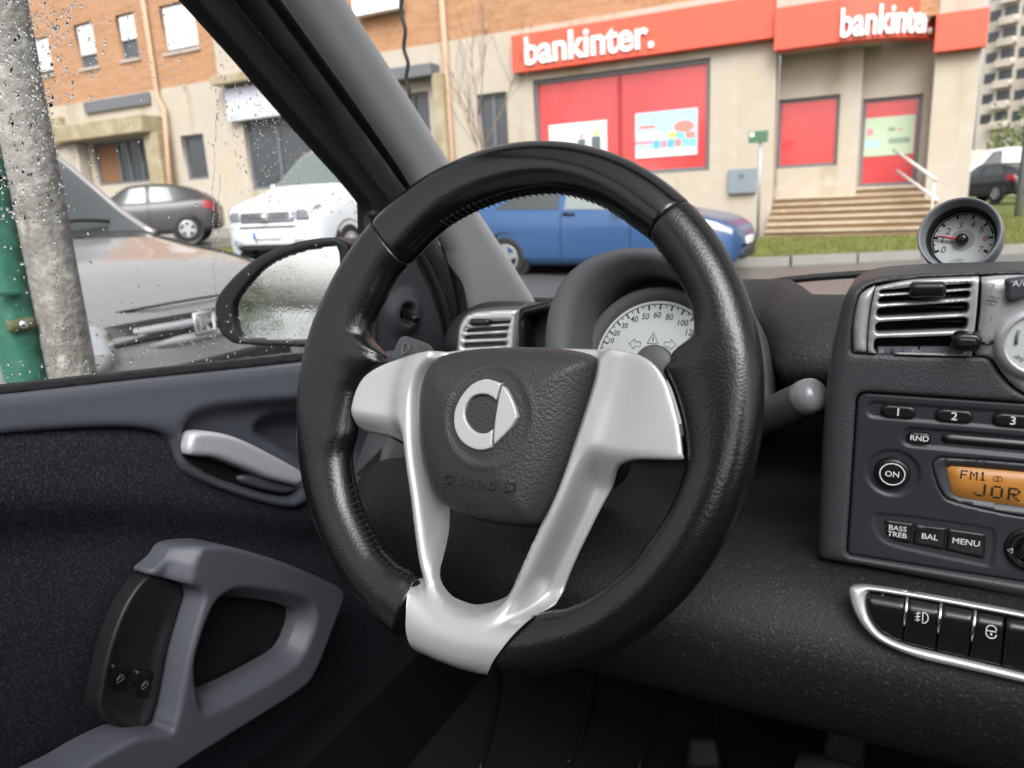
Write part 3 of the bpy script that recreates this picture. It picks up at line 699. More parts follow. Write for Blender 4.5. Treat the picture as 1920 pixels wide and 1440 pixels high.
for i in range(5):                                # one mesh for each rocker: clip the bar outline between the separators
    def side(p, seg): a, b = seg; t = (p[1] - a[1]) / (b[1] - a[1]); return p[0] - (a[0] + t * (b[0] - a[0]))
    poly = list(bp)
    for seg, sg in (([xs_cut[i - 1], 1] if i > 0 else [None, 0]), ([xs_cut[i], -1] if i < 4 else [None, 0])):
        if seg is None: continue
        out = []
        for k in range(len(poly)):
            a, b = poly[k], poly[(k + 1) % len(poly)]; da, db = side(a, seg) * sg - .0005, side(b, seg) * sg - .0005
            if da >= 0: out.append(a)
            if da * db < 0: out.append(a + (b - a) * da / (da - db))
        poly = out
    o = relief('rocker_switch', SF, poly, hf=h_btn, sp=.0016, back=.006, mat=MT['gloss_black'], parent=dash)
    if i in (1, 3):
        x, y = ((1728, 1157), (1858, 1184))[i // 2]; c = SF.uv(x, y, .003); g = []
        if i == 1:
            g.append(tube_geo([SF.w(c[0] + a, c[1] + b, .0046) for a, b in [(.0005, -.0034), (.0005, .0034)] + [(.0005 + .003 * math.sin(t), .0034 * math.cos(t)) for t in np.linspace(0.1, math.pi, 12)]], .00035, 5))
            for dz in (-.002, 0, .002): g.append(tube_geo([SF.w(c[0] - .0038, c[1] + dz - .0004, .0046), SF.w(c[0] - .0008, c[1] + dz + .0004, .0046)], .0003, 5))
            g.append(tube_geo([SF.w(c[0] - .0023 + .0004 * math.sin(t * 2), c[1] + .0008 * (t - 4), .0046) for t in range(9)], .0003, 5))
        else:
            g.append(tube_geo([SF.w(c[0] + .0026 * math.cos(t), c[1] + .0012 * math.copysign(1, math.sin(t)) + .0026 * math.sin(t), .0046) for t in np.linspace(.01, 6.28, 25)], .00035, 5))
            g.append(tube_geo([SF.w(c[0] - .0025, c[1] + .0004, .0046), SF.w(c[0] + .0025, c[1] + .0004, .0046)], .00035, 5)); g.append(tube_geo([SF.w(c[0], c[1] - .0006, .0046), SF.w(c[0], c[1] - .0022, .0046)], .0006, 5))
        joined('button_print', g, MT['print'], o)
        lc = SF.uv(x + 1, y + 25, .002); relief('indicator_light', SF, rrect(lc[0], lc[1], .0046, .0016, .0008), hf=flat(.0024), sp=.002, back=.001, mat=MT['print_gy'], parent=o)
    if 0 < i < 4 + 1 and i <= 3:
        a, b = cuts[i - 1]; m_ = .58
        p, q_ = SF.uv(*a), SF.uv(*(np.array(a) + (np.array(b) - np.array(a)) * m_))
        tube('divider', [SF.w(*p, .0035), SF.w(*((p + q_) / 2), .0055), SF.w(*q_, .0035)], [.0008, .0011, .0006], MT['chrome'], dash, 8)
# ---- cigarette lighter under the pad
LF = Frame(oY(1752, 1384, .56), (.0, -.85, .5), (1, 0, 0))
lt = lathe('lighter_socket', LF, [(.021, -.02), (.0195, .0), (.017, .003), (.0145, .002), (.0135, .004), (.0001, .005)], MT['gloss_black'], dash, 36)
g = [tube_geo([LF.w(a, b, .006) for a, b in ((-.005, -.003), (.004, -.005))], .0008, 5), tube_geo([LF.w(a, b, .006) for a, b in ((-.004, -.001), (-.001, .001), (.002, .004), (.005, .002), (.002, -.001))], .0004, 5)]
joined('lighter_symbol', g, MT['print'], lt)
# carrier under the lower pad
loft_x('tunnel_panel', [(.53, .76), (.60, .72), (.66, .60), (.70, .38)], -.05, .25, MT['dash_plastic'], dash, 12)

# ================================================================== LEFT AIR VENT
VF = Frame(oY(915, 620, .86), (.16, -.97, .18))
vl = VF.px(cr([(859,646),(862,615),(872,596),(890,586),(930,582),(970,581),(970,581),(966,615),(962,680),(962,680),(858,680),(858,680)], 4))
sl2 = [((884,603),(958,600),(957,607),(880,611)), ((874,616),(955,611),(953,619),(872,624)), ((870,629),(952,625),(950,634),(869,637)), ((868,643),(950,640),(950,648),(868,653)), ((868,658),(950,655),(950,664),(868,668))]
sv = relief('air_vent', VF, vl, [VF.px(fillet(s, 4, 4)) for s in sl2], lambda u, v, d: rnd(.002, .003)(u, v, d), .0035, .02, MT['silver2'], dash)
tag(sv, 'silver louvred vent at the door end of the dashboard')
relief('vent_bay', VF.up(-.014), [p * 1.02 for p in vl], hf=flat(0), back=.02, mat=MT['dark'], parent=sv)
c = VF.uv(900, 604, .006); relief('vent_tab', VF.up(.003), rrect(c[0], c[1], .028, .009, .003), hf=rnd(.003, .006), sp=.002, back=.006, mat=MT['gloss_black'], parent=sv)
# rounded shoulder above the vent and dark bay next to the cluster
sh = VF.px(cr([(852,700),(852,640),(856,608),(868,588),(890,579),(930,575),(972,573),(985,573),(985,700),(985,700)], 4), -.004)
relief('vent_surround', VF.up(-.010), sh, hf=rnd(.008, .002), sp=.004, back=.2, mat=MT['hood_plastic'], parent=dash)
BF = Frame(oY(995, 610, .80), (.05, -.98, .12))
bw = BF.px(fillet([(971,578),(1040,560),(1040,690),(968,690)], [12, 4, 4, 4]))
relief('column_bay', BF, bw, [BF.px(fillet([(985,592),(1030,584),(1030,660),(985,660)], 6))], rnd(.004, 0), .004, .06, MT['gloss_black'], dash)
relief('column_bay_floor', BF.up(-.03), bw, hf=flat(0), sp=.02, back=.01, mat=MT['dark'], parent=dash)

# ================================================================== INSTRUMENT CLUSTER
clu = thing('instrument_cluster', 'round speedometer with white dial under a grey hood behind the steering wheel', 'speedometer', (-.22, .75, 1.0))
CF = Frame(oY(1225, 640, .70), (-.04, -.95, .30))
DF = CF.up(-.055)
out_px = [(1012,760),(1013,700),(1014,650),(1018,600),(1028,562),(1052,517),(1092,484),(1140,466),(1190,460),(1250,466),(1312,490),(1362,528),(1402,580),(1430,640),(1441,700),(1443,790)]
in_px = [(1064,760),(1064,700),(1065,650),(1070,600),(1086,556),(1120,517),(1160,497),(1200,492),(1245,502),(1300,528),(1340,560),(1370,600),(1392,650),(1402,700),(1404,790)]
A = np.array(cr([CF.uv(*p) for p in out_px], 6, False)); B_ = np.array(cr([CF.uv(*p) for p in in_px], 6, False))
def rs(P, n):
    s = np.concatenate([[0], np.cumsum(np.linalg.norm(np.diff(P, axis=0), axis=1))]); t = np.linspace(0, s[-1], n); return np.stack([np.interp(t, s, P[:, i]) for i in (0, 1)], 1)
n = 70; A, B_ = rs(A, n), rs(B_, n)
cen = CF.uv(1225, 690); V = []; Fc = []
for i in range(n):
    a, b = A[i], B_[i]; m_ = (a + b) / 2
    ring = [(cen + (a - cen) * .80, -.17), (cen + (a - cen) * .93, -.10), (a, -.03), (a + (b - a) * .03, -.008), (a + (b - a) * .14, -.001), (a + (b - a) * .4, .001), (a + (b - a) * .75, -.003), (b, -.010), (cen + (b - cen) * .96, -.03), (cen + (b - cen) * .93, -.06)]
    V += [CF.w(p[0], p[1], h) for p, h in ring]
q = 10
for i in range(n - 1):
    for j in range(q - 1): Fc.append((i * q + j, i * q + j + 1, (i + 1) * q + j + 1, (i + 1) * q + j))
fixn(mesh('hood', V, Fc, MT['hood_plastic'], clu))
# back board, stepped bezel and dial
relief('back_board', DF.up(-.004), [cen + (p - cen) * .97 for p in B_], hf=flat(0), sp=.02, back=.01, mat=MT['dark'], parent=clu)
dc = DF.uv(1228, 684); dr = np.hypot(*(DF.uv(1234, 565) - dc)); br = np.hypot(*(DF.uv(1226, 541) - dc))
lathe('dial_bezel', DF, [(br + .002, -.003), (br, .006), (br - .001, .0075), (dr + .001, .0015), (dr, -.001)], MT['hood_plastic'], clu, 80, dc)
dl = lathe('dial', DF, [(dr + .001, 0), (.0001, 0)], MT['dial'], clu, 80, dc)
hr_ = np.hypot(*(DF.uv(1222, 648) - dc))
lathe('dial_hub', DF, [(hr_, .0005), (hr_, .006), (hr_ * .9, .008), (.0001, .008)], MT['hood_plastic'], clu, 48, dc)
marks = [('10',1145,639),('20',1156,625),('30',1171,611),('40',1189,599),('50',1210,594),('60',1232,591),('80',1255,595),('100',1279,606),('120',1294,624),('140',1303,645)]
for s, x, y in marks:
    p = DF.uv(x, y); a = math.atan2(p[1] - dc[1], p[0] - dc[0])
    text('dial_number', s, DF, p, .0092 if int(s) > 30 else .0082, MT['print_dk'], dl, h=.0004, shear=.15, sx=.92, bold=.0001)
g = []
a0 = math.radians(172); a1 = math.radians(8)
arc = [DF.w(dc[0] + dr * .955 * math.cos(a), dc[1] + dr * .955 * math.sin(a), .0003) for a in np.linspace(a0, a1, 50)]
g.append(tube_geo(arc, .00045, 5))
for k in range(29):
    a = a0 + (a1 - a0) * k / 28; r0 = .955; r1 = .87 if k % 2 == 0 else .91
    g.append(tube_geo([DF.w(dc[0] + dr * r * math.cos(a), dc[1] + dr * r * math.sin(a), .0003) for r in (r0, r1)], .0009 if k % 2 == 0 else .0005, 5))
tag(joined('scale_ticks', g, MT['print_dk'], dl), kind='stuff')
p = DF.uv(1225, 634); g = [tube_geo([DF.w(p[0] + a, p[1] + b, .0004) for a, b in ((-.006, -.0055), (0, .0065), (.006, -.0055), (-.006, -.0055))], .0005, 5), tube_geo([DF.w(p[0], p[1] + b, .0004) for b in (.003, -.003)], .0007, 5)]
joined('warning_symbol', g, MT['print_gy'], dl)
for (x, y, s) in ((1191, 645, -1), (1256, 646, 1)):
    p = DF.uv(x, y); pts = [(-.006, .0025), (.0005, .0025), (.0005, .0055), (.007, 0), (.0005, -.0055), (.0005, -.0025), (-.006, -.0025), (-.006, .0025)]
    tube('turn_arrow', [DF.w(p[0] + s * a, p[1] + b, .0004) for a, b in pts], .0004, MT['print_gy'], dl, 5)

# ================================================================== TACHOMETER POD
TF = Frame(oY(1797, 438, .66), (-.17, -.95, .25))
tc_ = TF.uv(1797, 438); tr = abs(TF.uv(1881, 438)[0] - tc_[0])
tach = thing('tachometer', 'round pod tachometer with white dial and red needle on top of the dashboard', 'gauge', TF.w(0, -tr, -.02))
lathe('pod_housing', TF, [(.0001, -.075), (tr * .45, -.073), (tr * .8, -.058), (tr * .97, -.03), (tr, -.012), (tr * .985, -.003), (tr * .95, 0), (tr * .90, -.0025), (tr * .86, -.007), (tr * .83, -.014)], mat('pod_plastic', (.17, .18, .20), .4, bumps=[('noise', 1500, .1, .0004)]), tach, 72)
lathe('pod_tunnel', TF, [(tr * .83, -.014), (tr * .80, -.024), (tr * .75, -.026), (tr * .72, -.027)], MT['dark'], tach, 64)
TD = TF.up(-.0262)
td = lathe('dial', TD, [(tr * .745, 0), (.0001, 0)], MT['dial'], tach, 64)
c0 = TD.uv(1805, 450) * 0
lathe('dial_centre', TD, [(tr * .29, .0003), (.0001, .0003)], MT['dial_hub'], td, 48)
lathe('needle_cap', TD, [(tr * .15, .001), (tr * .14, .006), (tr * .10, .008), (.0001, .0075)], MT['gloss_black'], tach, 36)
for s, x, y in (('0',1771,471),('1',1767,451),('2',1776,432),('3',1797,420),('4',1819,419),('5',1836,429),('6',1845,446),('7',1838,470)):
    dp = np.array([(x - 1805) / 57.0, (450 - y) / 57.0]) * tr * .745
    text('dial_number', s, TD, dp, tr * .25, MT['print_rd'] if s in '67' else MT['print_dk'], td, h=.0004, shear=.18)
text('dial_caption', 'x1000', TD, (-.002, -tr * .56), tr * .12, MT['print_gy'], td, h=.0004)
g = []
b0, b1_ = math.radians(208), math.radians(-10)
g.append(tube_geo([TD.w(tr * .71 * math.cos(a), tr * .71 * math.sin(a), .0003) for a in np.linspace(b0, math.radians(12), 40)], .0005, 5))
for k in range(15):
    a = math.radians(208) + (math.radians(-28) - math.radians(208)) * k / 14; L = .60 if k % 2 == 0 else .655
    g.append(tube_geo([TD.w(tr * r * math.cos(a), tr * r * math.sin(a), .0003) for r in (.71, L)], .0009 if k % 2 == 0 else .0005, 5))
tag(joined('scale_ticks', g, MT['print_dk'], td), kind='stuff')
na = math.radians(172)
tube('needle', [TD.w(tr * r * math.cos(na), tr * r * math.sin(na), .004) for r in (.1, .62)], [.0014, .0006], MT['print_rd'], tach, 6)
lathe('pod_foot', Frame(TF.w(0, -tr * .8, -.035), (0, 0, 1)), [(.024, -.03), (.022, .01)], MT['hood_plastic'], tach, 32)

# ================================================================== CONTROL LEVERS
sd0, sd1 = oY(1395, 800, .60), oY(1521, 741, .555)
wl_ = thing('wiper_lever', 'thick grey column lever with a domed grey end cap beside the radio', 'lever', sd0)
dirv = nrm(sd1 - sd0); LVF = Frame(sd1, dirv, (0, 0, 1))
lr = .0128
lathe('lever_arm', LVF, [(lr * 1.0, -.15), (lr * 1.02, -.06), (lr * 1.0, -.010), (lr * .97, -.0085)], MT['dash_plastic'], wl_, 40)
MT['cap'] = mat('lever_cap', (.15, .15, .16), .28, coat=.3)
lathe('lever_cap', LVF, [(lr * 1.0, -.008), (lr * 1.03, -.006), (lr * 1.0, .000), (lr * .90, .004), (lr * .65, .0075), (lr * .35, .009), (.0001, .0095)], MT['cap'], wl_, 48)
il = thing('indicator_lever', 'small dark column lever tip beside the left spoke', 'lever', oY(760, 690, .60))
IF = Frame(oY(757, 655, .585), (-.3, -.85, .42))
ip = IF.px(cr([(738,680),(742,655),(750,637),(757,630),(768,632),(780,640),(784,655),(784,680)], 4))
relief('lever_tip', IF, ip, hf=rnd(.004, .003), sp=.0016, back=.02, mat=MT['hood_plastic'], parent=il)
lathe('lever_ring', IF, [(.0060, .002), (.0058, .0042), (.0046, .0042), (.0044, .002)], MT['print_gy'], il, 24, IF.uv(765, 655))
# ================================================================== DRIVER'S DOOR
DR = Frame((-.64, .55, 1.0), (1, 0, 0))
car = thing('car', 'dark grey cabin of the car we sit in, with driver door, pillar and screens', 'car', (0, .6, .3))
def part(name, loc, label=None):
    o = bpy.data.objects.new(name, None); o.empty_display_size = .05; COL.objects.link(o); o.parent = car
    o.matrix_parent_inverse = car.matrix_world.inverted(); o.location = Vector([float(c) for c in loc]); o.matrix_world = Matrix.Translation(o.location)
    if label: o['label'] = label
    return o
door = part('door', (-.64, .55, .45), 'driver door with silver latch lever, fabric insert and rain-dotted window')
def dp(pts, h=0.0, n=4): return DR.px(cr(pts, n), h)
# fabric covered insert
fab = [(-260,835),(-260,835),(-60,812),(100,800),(250,797),(330,820),(420,900),(560,930),(760,905),(980,900),(1000,1200),(1050,1750),(1050,1750),(-260,1750),(-260,1750)]
ins_px = dp([(-300,760),(-300,760),(1100,760),(1100,760),(1100,985),(760,1000),(620,1010),(480,1000),(300,985),(120,990),(-300,1015),(-300,1015)], .0)
def h_fab(u, v, d):
    P = np.stack([u, v], 1); sd_ = seg_dist(P, ins_px) * np.where(inside(P, ins_px), 1, -1)
    h = -.022 + .024 * sstep(-.018, .028, sd_) - .05 * sstep(-.05, -.45, sd_)
    return h
relief('fabric_insert', DR, dp(fab), (), h_fab, .016, .02, MT['door_fabric'], door)
# upper moulded trim with the handle scoop
trim = [(-260,768),(-260,768),(0,747),(290,714),(580,682),(700,664),(860,640),(860,640),(900,900),(760,903),(640,900),(590,915),(576,926),(558,946),(529,951),(474,939),(419,921),(366,900),(336,880),(323,856),(313,829),(296,813),(260,804),(200,801),(100,806),(0,815),(-260,842),(-260,842)]
scoop = dp([(340,838),(348,795),(383,770),(456,757),(569,748),(680,742),(800,740),(800,885),(640,885),(585,900),(558,930),(529,936),(470,922),(410,902),(360,872)], .01)
cup = dp([(470,800),(490,780),(530,768),(600,764),(800,760),(800,880),(640,880),(590,885),(520,845),(480,822)], -.01)
def h_trim(u, v, d):
    P = np.stack([u, v], 1)
    h = rnd(.008, .012)(u, v, d)
    vt = DR.uv(300, 713)[1]
    h = h + .010 * sstep(vt - .05, vt - .0, v + .13 * (u - DR.uv(300, 713)[0])) * -1
    s1 = seg_dist(P, scoop) * np.where(inside(P, scoop), 1, -1); h = h - .018 * sstep(-.004, .012, s1)
    s2 = seg_dist(P, cup) * np.where(inside(P, cup), 1, -1); h = h - .030 * sstep(-.002, .022, s2)
    return h
tr_ = relief('upper_trim', DR, dp(trim), (), h_trim, .0042, .03, MT['door_plastic'], door, relax=2, er=.007)
# latch lever
lev = [(352,847),(354,827),(362,812),(383,808),(419,813),(456,826),(510,853),(556,878),(569,891),(565,903),(554,910),(543,908),(500,897),(470,884),(437,871),(401,858),(362,855)]
lp_ = dp(lev, .018)
def h_lev(u, v, d): return rnd(.006, .021)(u, v, d) + .003 * np.sin((u - lp_[0][0]) * 20)
relief('latch_lever', DR, lp_, (), h_lev, .003, -.004, mat('lever_silver', (.62, .63, .66), .35, metal=.4), door, er=.0055)
relief('latch_pocket', DR, dp([(352,858),(400,862),(437,876),(470,890),(500,900),(556,913),(560,925),(540,936),(500,932),(440,915),(390,895),(360,875)], .006), (), rnd(.004, .004), .004, .01, MT['dark'], door)
relief('latch_tongue', DR, dp([(452,897),(462,891),(489,893),(529,905),(558,913),(556,920),(530,925),(490,917),(462,907)], .012), (), rnd(.003, .013), .003, -.002, MT['door_grey'], door)
# pull handle loop
H0 = .048
loop = [(284,1077),(310,1050),(346,1029),(394,1021),(437,1026),(529,1054),(612,1090),(636,1105),(638,1120),(620,1170),(583,1261),(547,1298),(437,1367),(346,1425),(280,1470),(200,1530),(60,1600),(-60,1640),(-60,1560),(60,1480),(135,1440),(182,1411),(250,1378),(281,1358),(290,1340),(299,1309),(317,1214),(338,1141),(346,1112),(340,1096),(317,1086)]
lhole = [(401,1148),(412,1130),(434,1120),(492,1125),(540,1137),(554,1152),(547,1185),(529,1218),(492,1243),(419,1291),(379,1312),(367,1306),(369,1272),(386,1199)]
LH = dp([(x, y, .044 - .017 * min(1, max(0, (x - 375) / 90))) for x, y in lhole])
def h_loop(u, v, d):
    P = np.stack([u, v], 1); lo = seg_dist(P, LP_)
    r = .005; e = np.minimum(lo, r); h = H0 - (r - np.sqrt(np.maximum(r * r - (r - e) ** 2, 0)))
    dh = seg_dist(P, LH); ul = np.array(LH)[:, 0].min()
    h = h - .020 * np.clip(1 - dh / .0135, 0, 1) * sstep(ul - .004, ul + .012, u)
    h = h - .020 * np.clip(seg_side(P) / .014, 0, 1)
    return h
RL = np.array(dp([(385,1000),(366,1060),(357,1112),(348,1150),(331,1215),(312,1305),(298,1348),(268,1378),(150,1446),(-60,1580)], H0))
def seg_side(P):                                   # signed distance to the left of the front crease of the handle
    d_ = seg_dist(P, RL, False); poly = np.vstack([RL, [[RL[-1][0] - .3, RL[-1][1]], [RL[0][0] - .3, RL[0][1] + .05]]]); return d_ * np.where(inside(P, poly), 1, -1)
LP_ = dp([(x, y, .018 if (x < 360 and 1080 < y < 1370 and i > 20) else (.028 if i < 2 else .040)) for i, (x, y) in enumerate(loop)])
pull = relief('pull_handle', DR, LP_, [LH], h_loop, .0030, -.002, MT['door_grey'], door, relax=1, er=.0045)
relief('handle_recess', DR.up(.012), [np.mean(LH, 0) + (p - np.mean(LH, 0)) * 1.12 for p in LH], hf=flat(0), sp=.02, back=.01, mat=MT['dark'], parent=door)
# window switch pod
pod = [(283,1079),(317,1088),(337,1097),(344,1112),(336,1142),(315,1215),(297,1309),(282,1355),(262,1372),(235,1367),(202,1352),(188,1328),(190,1292),(204,1225),(228,1155),(254,1108)]
PD = dp(pod, .020)
def h_pod(u, v, d): return rnd(.003, .020)(u, v, d) - .005 * sstep(DR.uv(270, 1180, .03)[1] + .03, DR.uv(270, 1240, .03)[1], v) * sstep(.003, .012, d)
sp_ = relief('switch_pod', DR, PD, (), h_pod, .004, .0, MT['pod'], door, er=.003)
for (x, y) in ((226, 1272), (272, 1284)):
    cc = DR.uv(x, y, .018)
    q = DR.px(fillet([(x - 19, y - 30), (x + 23, y - 24), (x + 14, y + 30), (x - 20, y + 24)], 9, 4), .018)
    o = relief('window_switch', DR.up(.011), q, hf=lambda u, v, d: rnd(.003, .006)(u, v, d) + .004 * sstep(cc[1], cc[1] + .015, v), sp=.0025, back=.01, mat=MT['button'], parent=door)
    cc = DR.uv(x - 1, y, .020)
    g = [tube_geo([DR.w(cc[0] + a, cc[1] + b, 0.0205) for a, b in ((-.0035, -.0028), (.0032, -.0022), (.0034, .0012), (.0012, .0036), (-.0030, .0012), (-.0035, -.0028))], .0003, 5), tube_geo([DR.w(cc[0] + a, cc[1] + b, .0205) for a, b in ((-.0033, .0008), (.0033, .0012))], .0003, 5)]
    joined('button_print', g, MT['print_gy'], door)
# black sill strip and window
SX = Frame((-.668, .55, 1.0), (1, 0, 0))
relief('window_seal', SX, SX.px([(-280,752),(0,726),(290,694),(580,661),(720,644),(720,668),(580,684),(290,716),(0,748),(-280,776)]), hf=rnd(.004, .004), sp=.006, back=.02, mat=MT['rubber'], parent=door)
GX = Frame((-.684, .55, 1.0), (1, 0, 0))
win_px = [(-400,790),(580,700),(720,680),(712,430),(700,380),(560,215),(440,80),(330,-60),(200,-220),(-400,-330)]
glass = relief('window_glass', GX, GX.px(win_px), back=.004, mat=MT['pane'], parent=door)
# rain: beads and runs on the outside of the pane
def bead(c, rx, ry, hh, lean, V, Fc):
    k = len(V); n = 9
    prof = [(1, 0), (.86, .55), (.5, .92)]
    wob = [1 + .22 * random.uniform(-1, 1) for _ in range(n)]
    for r, h in prof:
        for j in range(n):
            a = 2 * math.pi * j / n; V.append(GX.w(c[0] + rx * r * wob[j] * math.cos(a) + lean * ry * r * math.sin(a), c[1] + ry * r * wob[j] * math.sin(a), -.0042 - hh * h))
    V.append(GX.w(c[0], c[1], -.0042 - hh)); t = len(V) - 1; V.append(GX.w(c[0], c[1], -.0042)); b = len(V) - 1
    for i in range(2):
        for j in range(n):
            j2 = (j + 1) % n; Fc.append((k + i * n + j, k + (i + 1) * n + j, k + (i + 1) * n + j2, k + i * n + j2))
    for j in range(n):
        j2 = (j + 1) % n; Fc.append((k + 2 * n + j, t, k + 2 * n + j2)); Fc.append((k + j, k + j2, b))
V, Fc = [], []
def dens(x, y):
    d = .05
    edge = 690 - (395 - y) * .87 if y < 395 else 690            # pillar edge of the window
    if x < 60 + y * .18 and y < 420: d = max(d, .85)
    if x < 140 and y < 200: d = max(d, .95)
    if 400 < x < edge and y < 400 and edge - x < 170: d = max(d, .95 if edge - x < 130 else .5)
    if 100 < x < 380 and y < 150: d = max(d, .34)
    sill = 735 - x * .11
    if sill - y < 55: d = max(d, .35)
    if sill - y < 18: d = max(d, .6)
    if 200 < x < 560 and 560 < y: d = max(d, .22)
    return d
n = 0
while n < 3600:
    x, y = random.uniform(-10, 690), random.uniform(-5, 735)
    if y > 735 - x * .11 or (y < 395 and x > 690 - (395 - y) * .87): continue
    if random.random() > dens(x, y): continue
    big = random.random() ** 3.2; s = .0003 + .0014 * big
    if x > 200: s *= .78
    bead(GX.uv(x, y, -.004), s * random.uniform(.7, 1.0), s * random.uniform(.9, 1.7), s * .75, random.uniform(-.3, .5), V, Fc); n += 1
for (x0, y0, y1) in ((408, 190, 640), (105, 480, 735), (128, 600, 735), (412, 330, 500)):     # runs
    y = y0; x = x0
    while y < y1:
        x += random.uniform(-1.6, 1.6); bead(GX.uv(x, y, -.004), .00055, .0017, .0007, random.uniform(-.6, .6), V, Fc); y += random.uniform(5, 9)
tag(fixn(mesh('raindrops', V, Fc, MT['drop'], door)), kind='stuff')
# frame of the window, sail panel and mirror adjuster
FX = Frame((-.656, .8, 1.1), (1, 0, 0))
frame_px = [(250,-110),(345,-2),(440,104),(560,244),(640,333),(683,386),(690,400),(690,470),(690,560),(690,680),(860,665),(852,620),(838,560),(815,500),(780,440),(720,360),(640,255),(560,150),(470,40),(350,-110)]
def h_frame(u, v, d): return rnd(.006, .004)(u, v, d) + .006 * np.exp(-((d - .009) / .003) ** 2)
relief('window_frame', FX, FX.px(frame_px), (), h_frame, .005, .008, MT['rubber'], door)
SPF = Frame((-.648, .85, 1.05), (.985, -.17, 0))
sail = [(684,700),(684,560),(688,470),(700,440),(730,430),(755,448),(779,482),(808,537),(828,595),(840,650),(842,700)]
KC = SPF.uv(757, 588)
def h_sail(u, v, d):
    q = np.hypot(u - KC[0], v - KC[1]); return rnd(.006, .0)(u, v, d) + .010 * sstep(.042, .018, q) - .016 * sstep(.0165, .0125, q)
sa = relief('sail_panel', SPF, SPF.px(cr(sail, 3)), (), h_sail, .0035, .03, mat('sail_plastic', (.030, .032, .037), .42, bumps=[('noise', 1300, .15, .0005)]), door)
k0 = SPF.w(KC[0], KC[1] - .001, -.004); k1 = SPF.w(KC[0] - .002, KC[1] - .006, .026)
tube('mirror_adjuster', [k0, (k0 * 2 + k1) / 3, (k0 + 2 * k1) / 3, k1, k1 + (k1 - k0) * .08], [.0045, .0050, .0056, .0064, .005], MT['gloss_black'], door, 18)
tube('rubber_lip', [SPF.w(*SPF.uv(x, y), .004) for x, y in cr([(690,400),(735,418),(770,452),(797,500),(820,552),(838,610),(848,665)], 4, False)], .006, MT['rubber'], door, 10)

# ================================================================== WING MIRROR (part of the door)
MF = Frame(oY(530, 550, .82), (.30, -.95, .07))
mg = [(441,577),(445,563),(463,537),(503,497),(559,473),(624,461),(632,465),(637,486),(637,560),(634,625),(630,638),(594,639),(500,637),(463,634),(453,627),(444,604)]
mo = [(404,577),(409,557),(425,534),(457,502),(500,474),(559,453),(618,445),(640,449),(660,470),(668,560),(660,640),(640,652),(588,652),(457,646),(428,637),(411,617)]
mm = relief('wing_mirror', MF, MF.px(cr(mo, 4)), [MF.px(cr(mg, 4))], lambda u, v, d: rnd(.005, .004)(u, v, d), .004, .07, mat('mirror_shell', (.010, .010, .012), .35, bumps=[('noise', 60, .05, .002)]), car, cap=False, er=.0045)
MT['mirror'] = mat('mirror_glass', (.80, .83, .83), .02, metal=1.0, bumps=[('voro', 330, .022, .0006), ('noise', 60, .012, .0010)])
relief('mirror_glass', MF.up(-.004), [np.mean(MF.px(mg), 0) + (p - np.mean(MF.px(mg), 0)) * 1.03 for p in MF.px(cr(mg, 4))], hf=lambda u, v, d: -.0004 * np.ones(len(u)) - .04 * (u ** 2 + v ** 2), sp=.004, back=.002, mat=MT['mirror'], parent=mm)
relief('mirror_back', MF.up(-.071), MF.px(cr(mo, 4)), hf=lambda u, v, d: -.03 * sstep(0, .05, d), sp=.02, back=None, mat=MT['rubber'], parent=mm)
arm0, arm1 = MF.w(*MF.uv(655, 560), -.03), oX(715, 600, -.66)
box('mirror_arm', (MF.w(*MF.uv(645, 560), 0)[0], MF.w(*MF.uv(645, 560), 0)[1] + .045, 1.01), (-.66, MF.w(*MF.uv(645, 560), 0)[1] + .12, 1.13), MT['rubber'], mm, .01)

# ================================================================== BODY: PILLAR, SCREEN, SHELL
body = car
P0, P1 = oX(950, 560, -.60), oX(600, 0, -.575)
pd = nrm(P1 - P0); nn = nrm(np.cross(np.cross(pd, (1, -.9, .1)), pd))
PF = Frame((P0 + P1) / 2, nn, pd)
pil = [(884,700),(882,640),(877,600),(868,545),(850,480),(815,410),(770,330),(680,196),(600,84),(538,-4),(450,-125),(330,-290),(560,-290),(600,-90),(661,0),(720,92),(790,203),(860,316),(905,395),(960,480),(1004,553),(1022,585),(1040,700)]
def h_pil(u, v, d): return rnd(.022, .0)(u, v, d)
relief('windscreen_pillar', PF, PF.px(pil), (), h_pil, .008, None, MT['pillar'], body, er=.018)
# door aperture behind the window frame
APX = Frame((-.69, .85, 1.1), (1, 0, 0))
relief('door_aperture', APX.up(.012), APX.px([(690,380),(700,700),(900,720),(884,600),(860,520),(800,400),(700,250),(540,10),(430,-140),(330,-140),(470,20),(600,200)], .012), hf=rnd(.006, 0), sp=.02, back=.02, mat=MT['dark'], parent=body)
tube('door_seal', [oX(x, y, -.632) for x, y in cr([(470,-60),(560,62),(640,172),(720,280),(790,380),(828,440),(850,500),(866,570),(872,640)], 4, False)], .0085, MT['rubber'], body, 12)
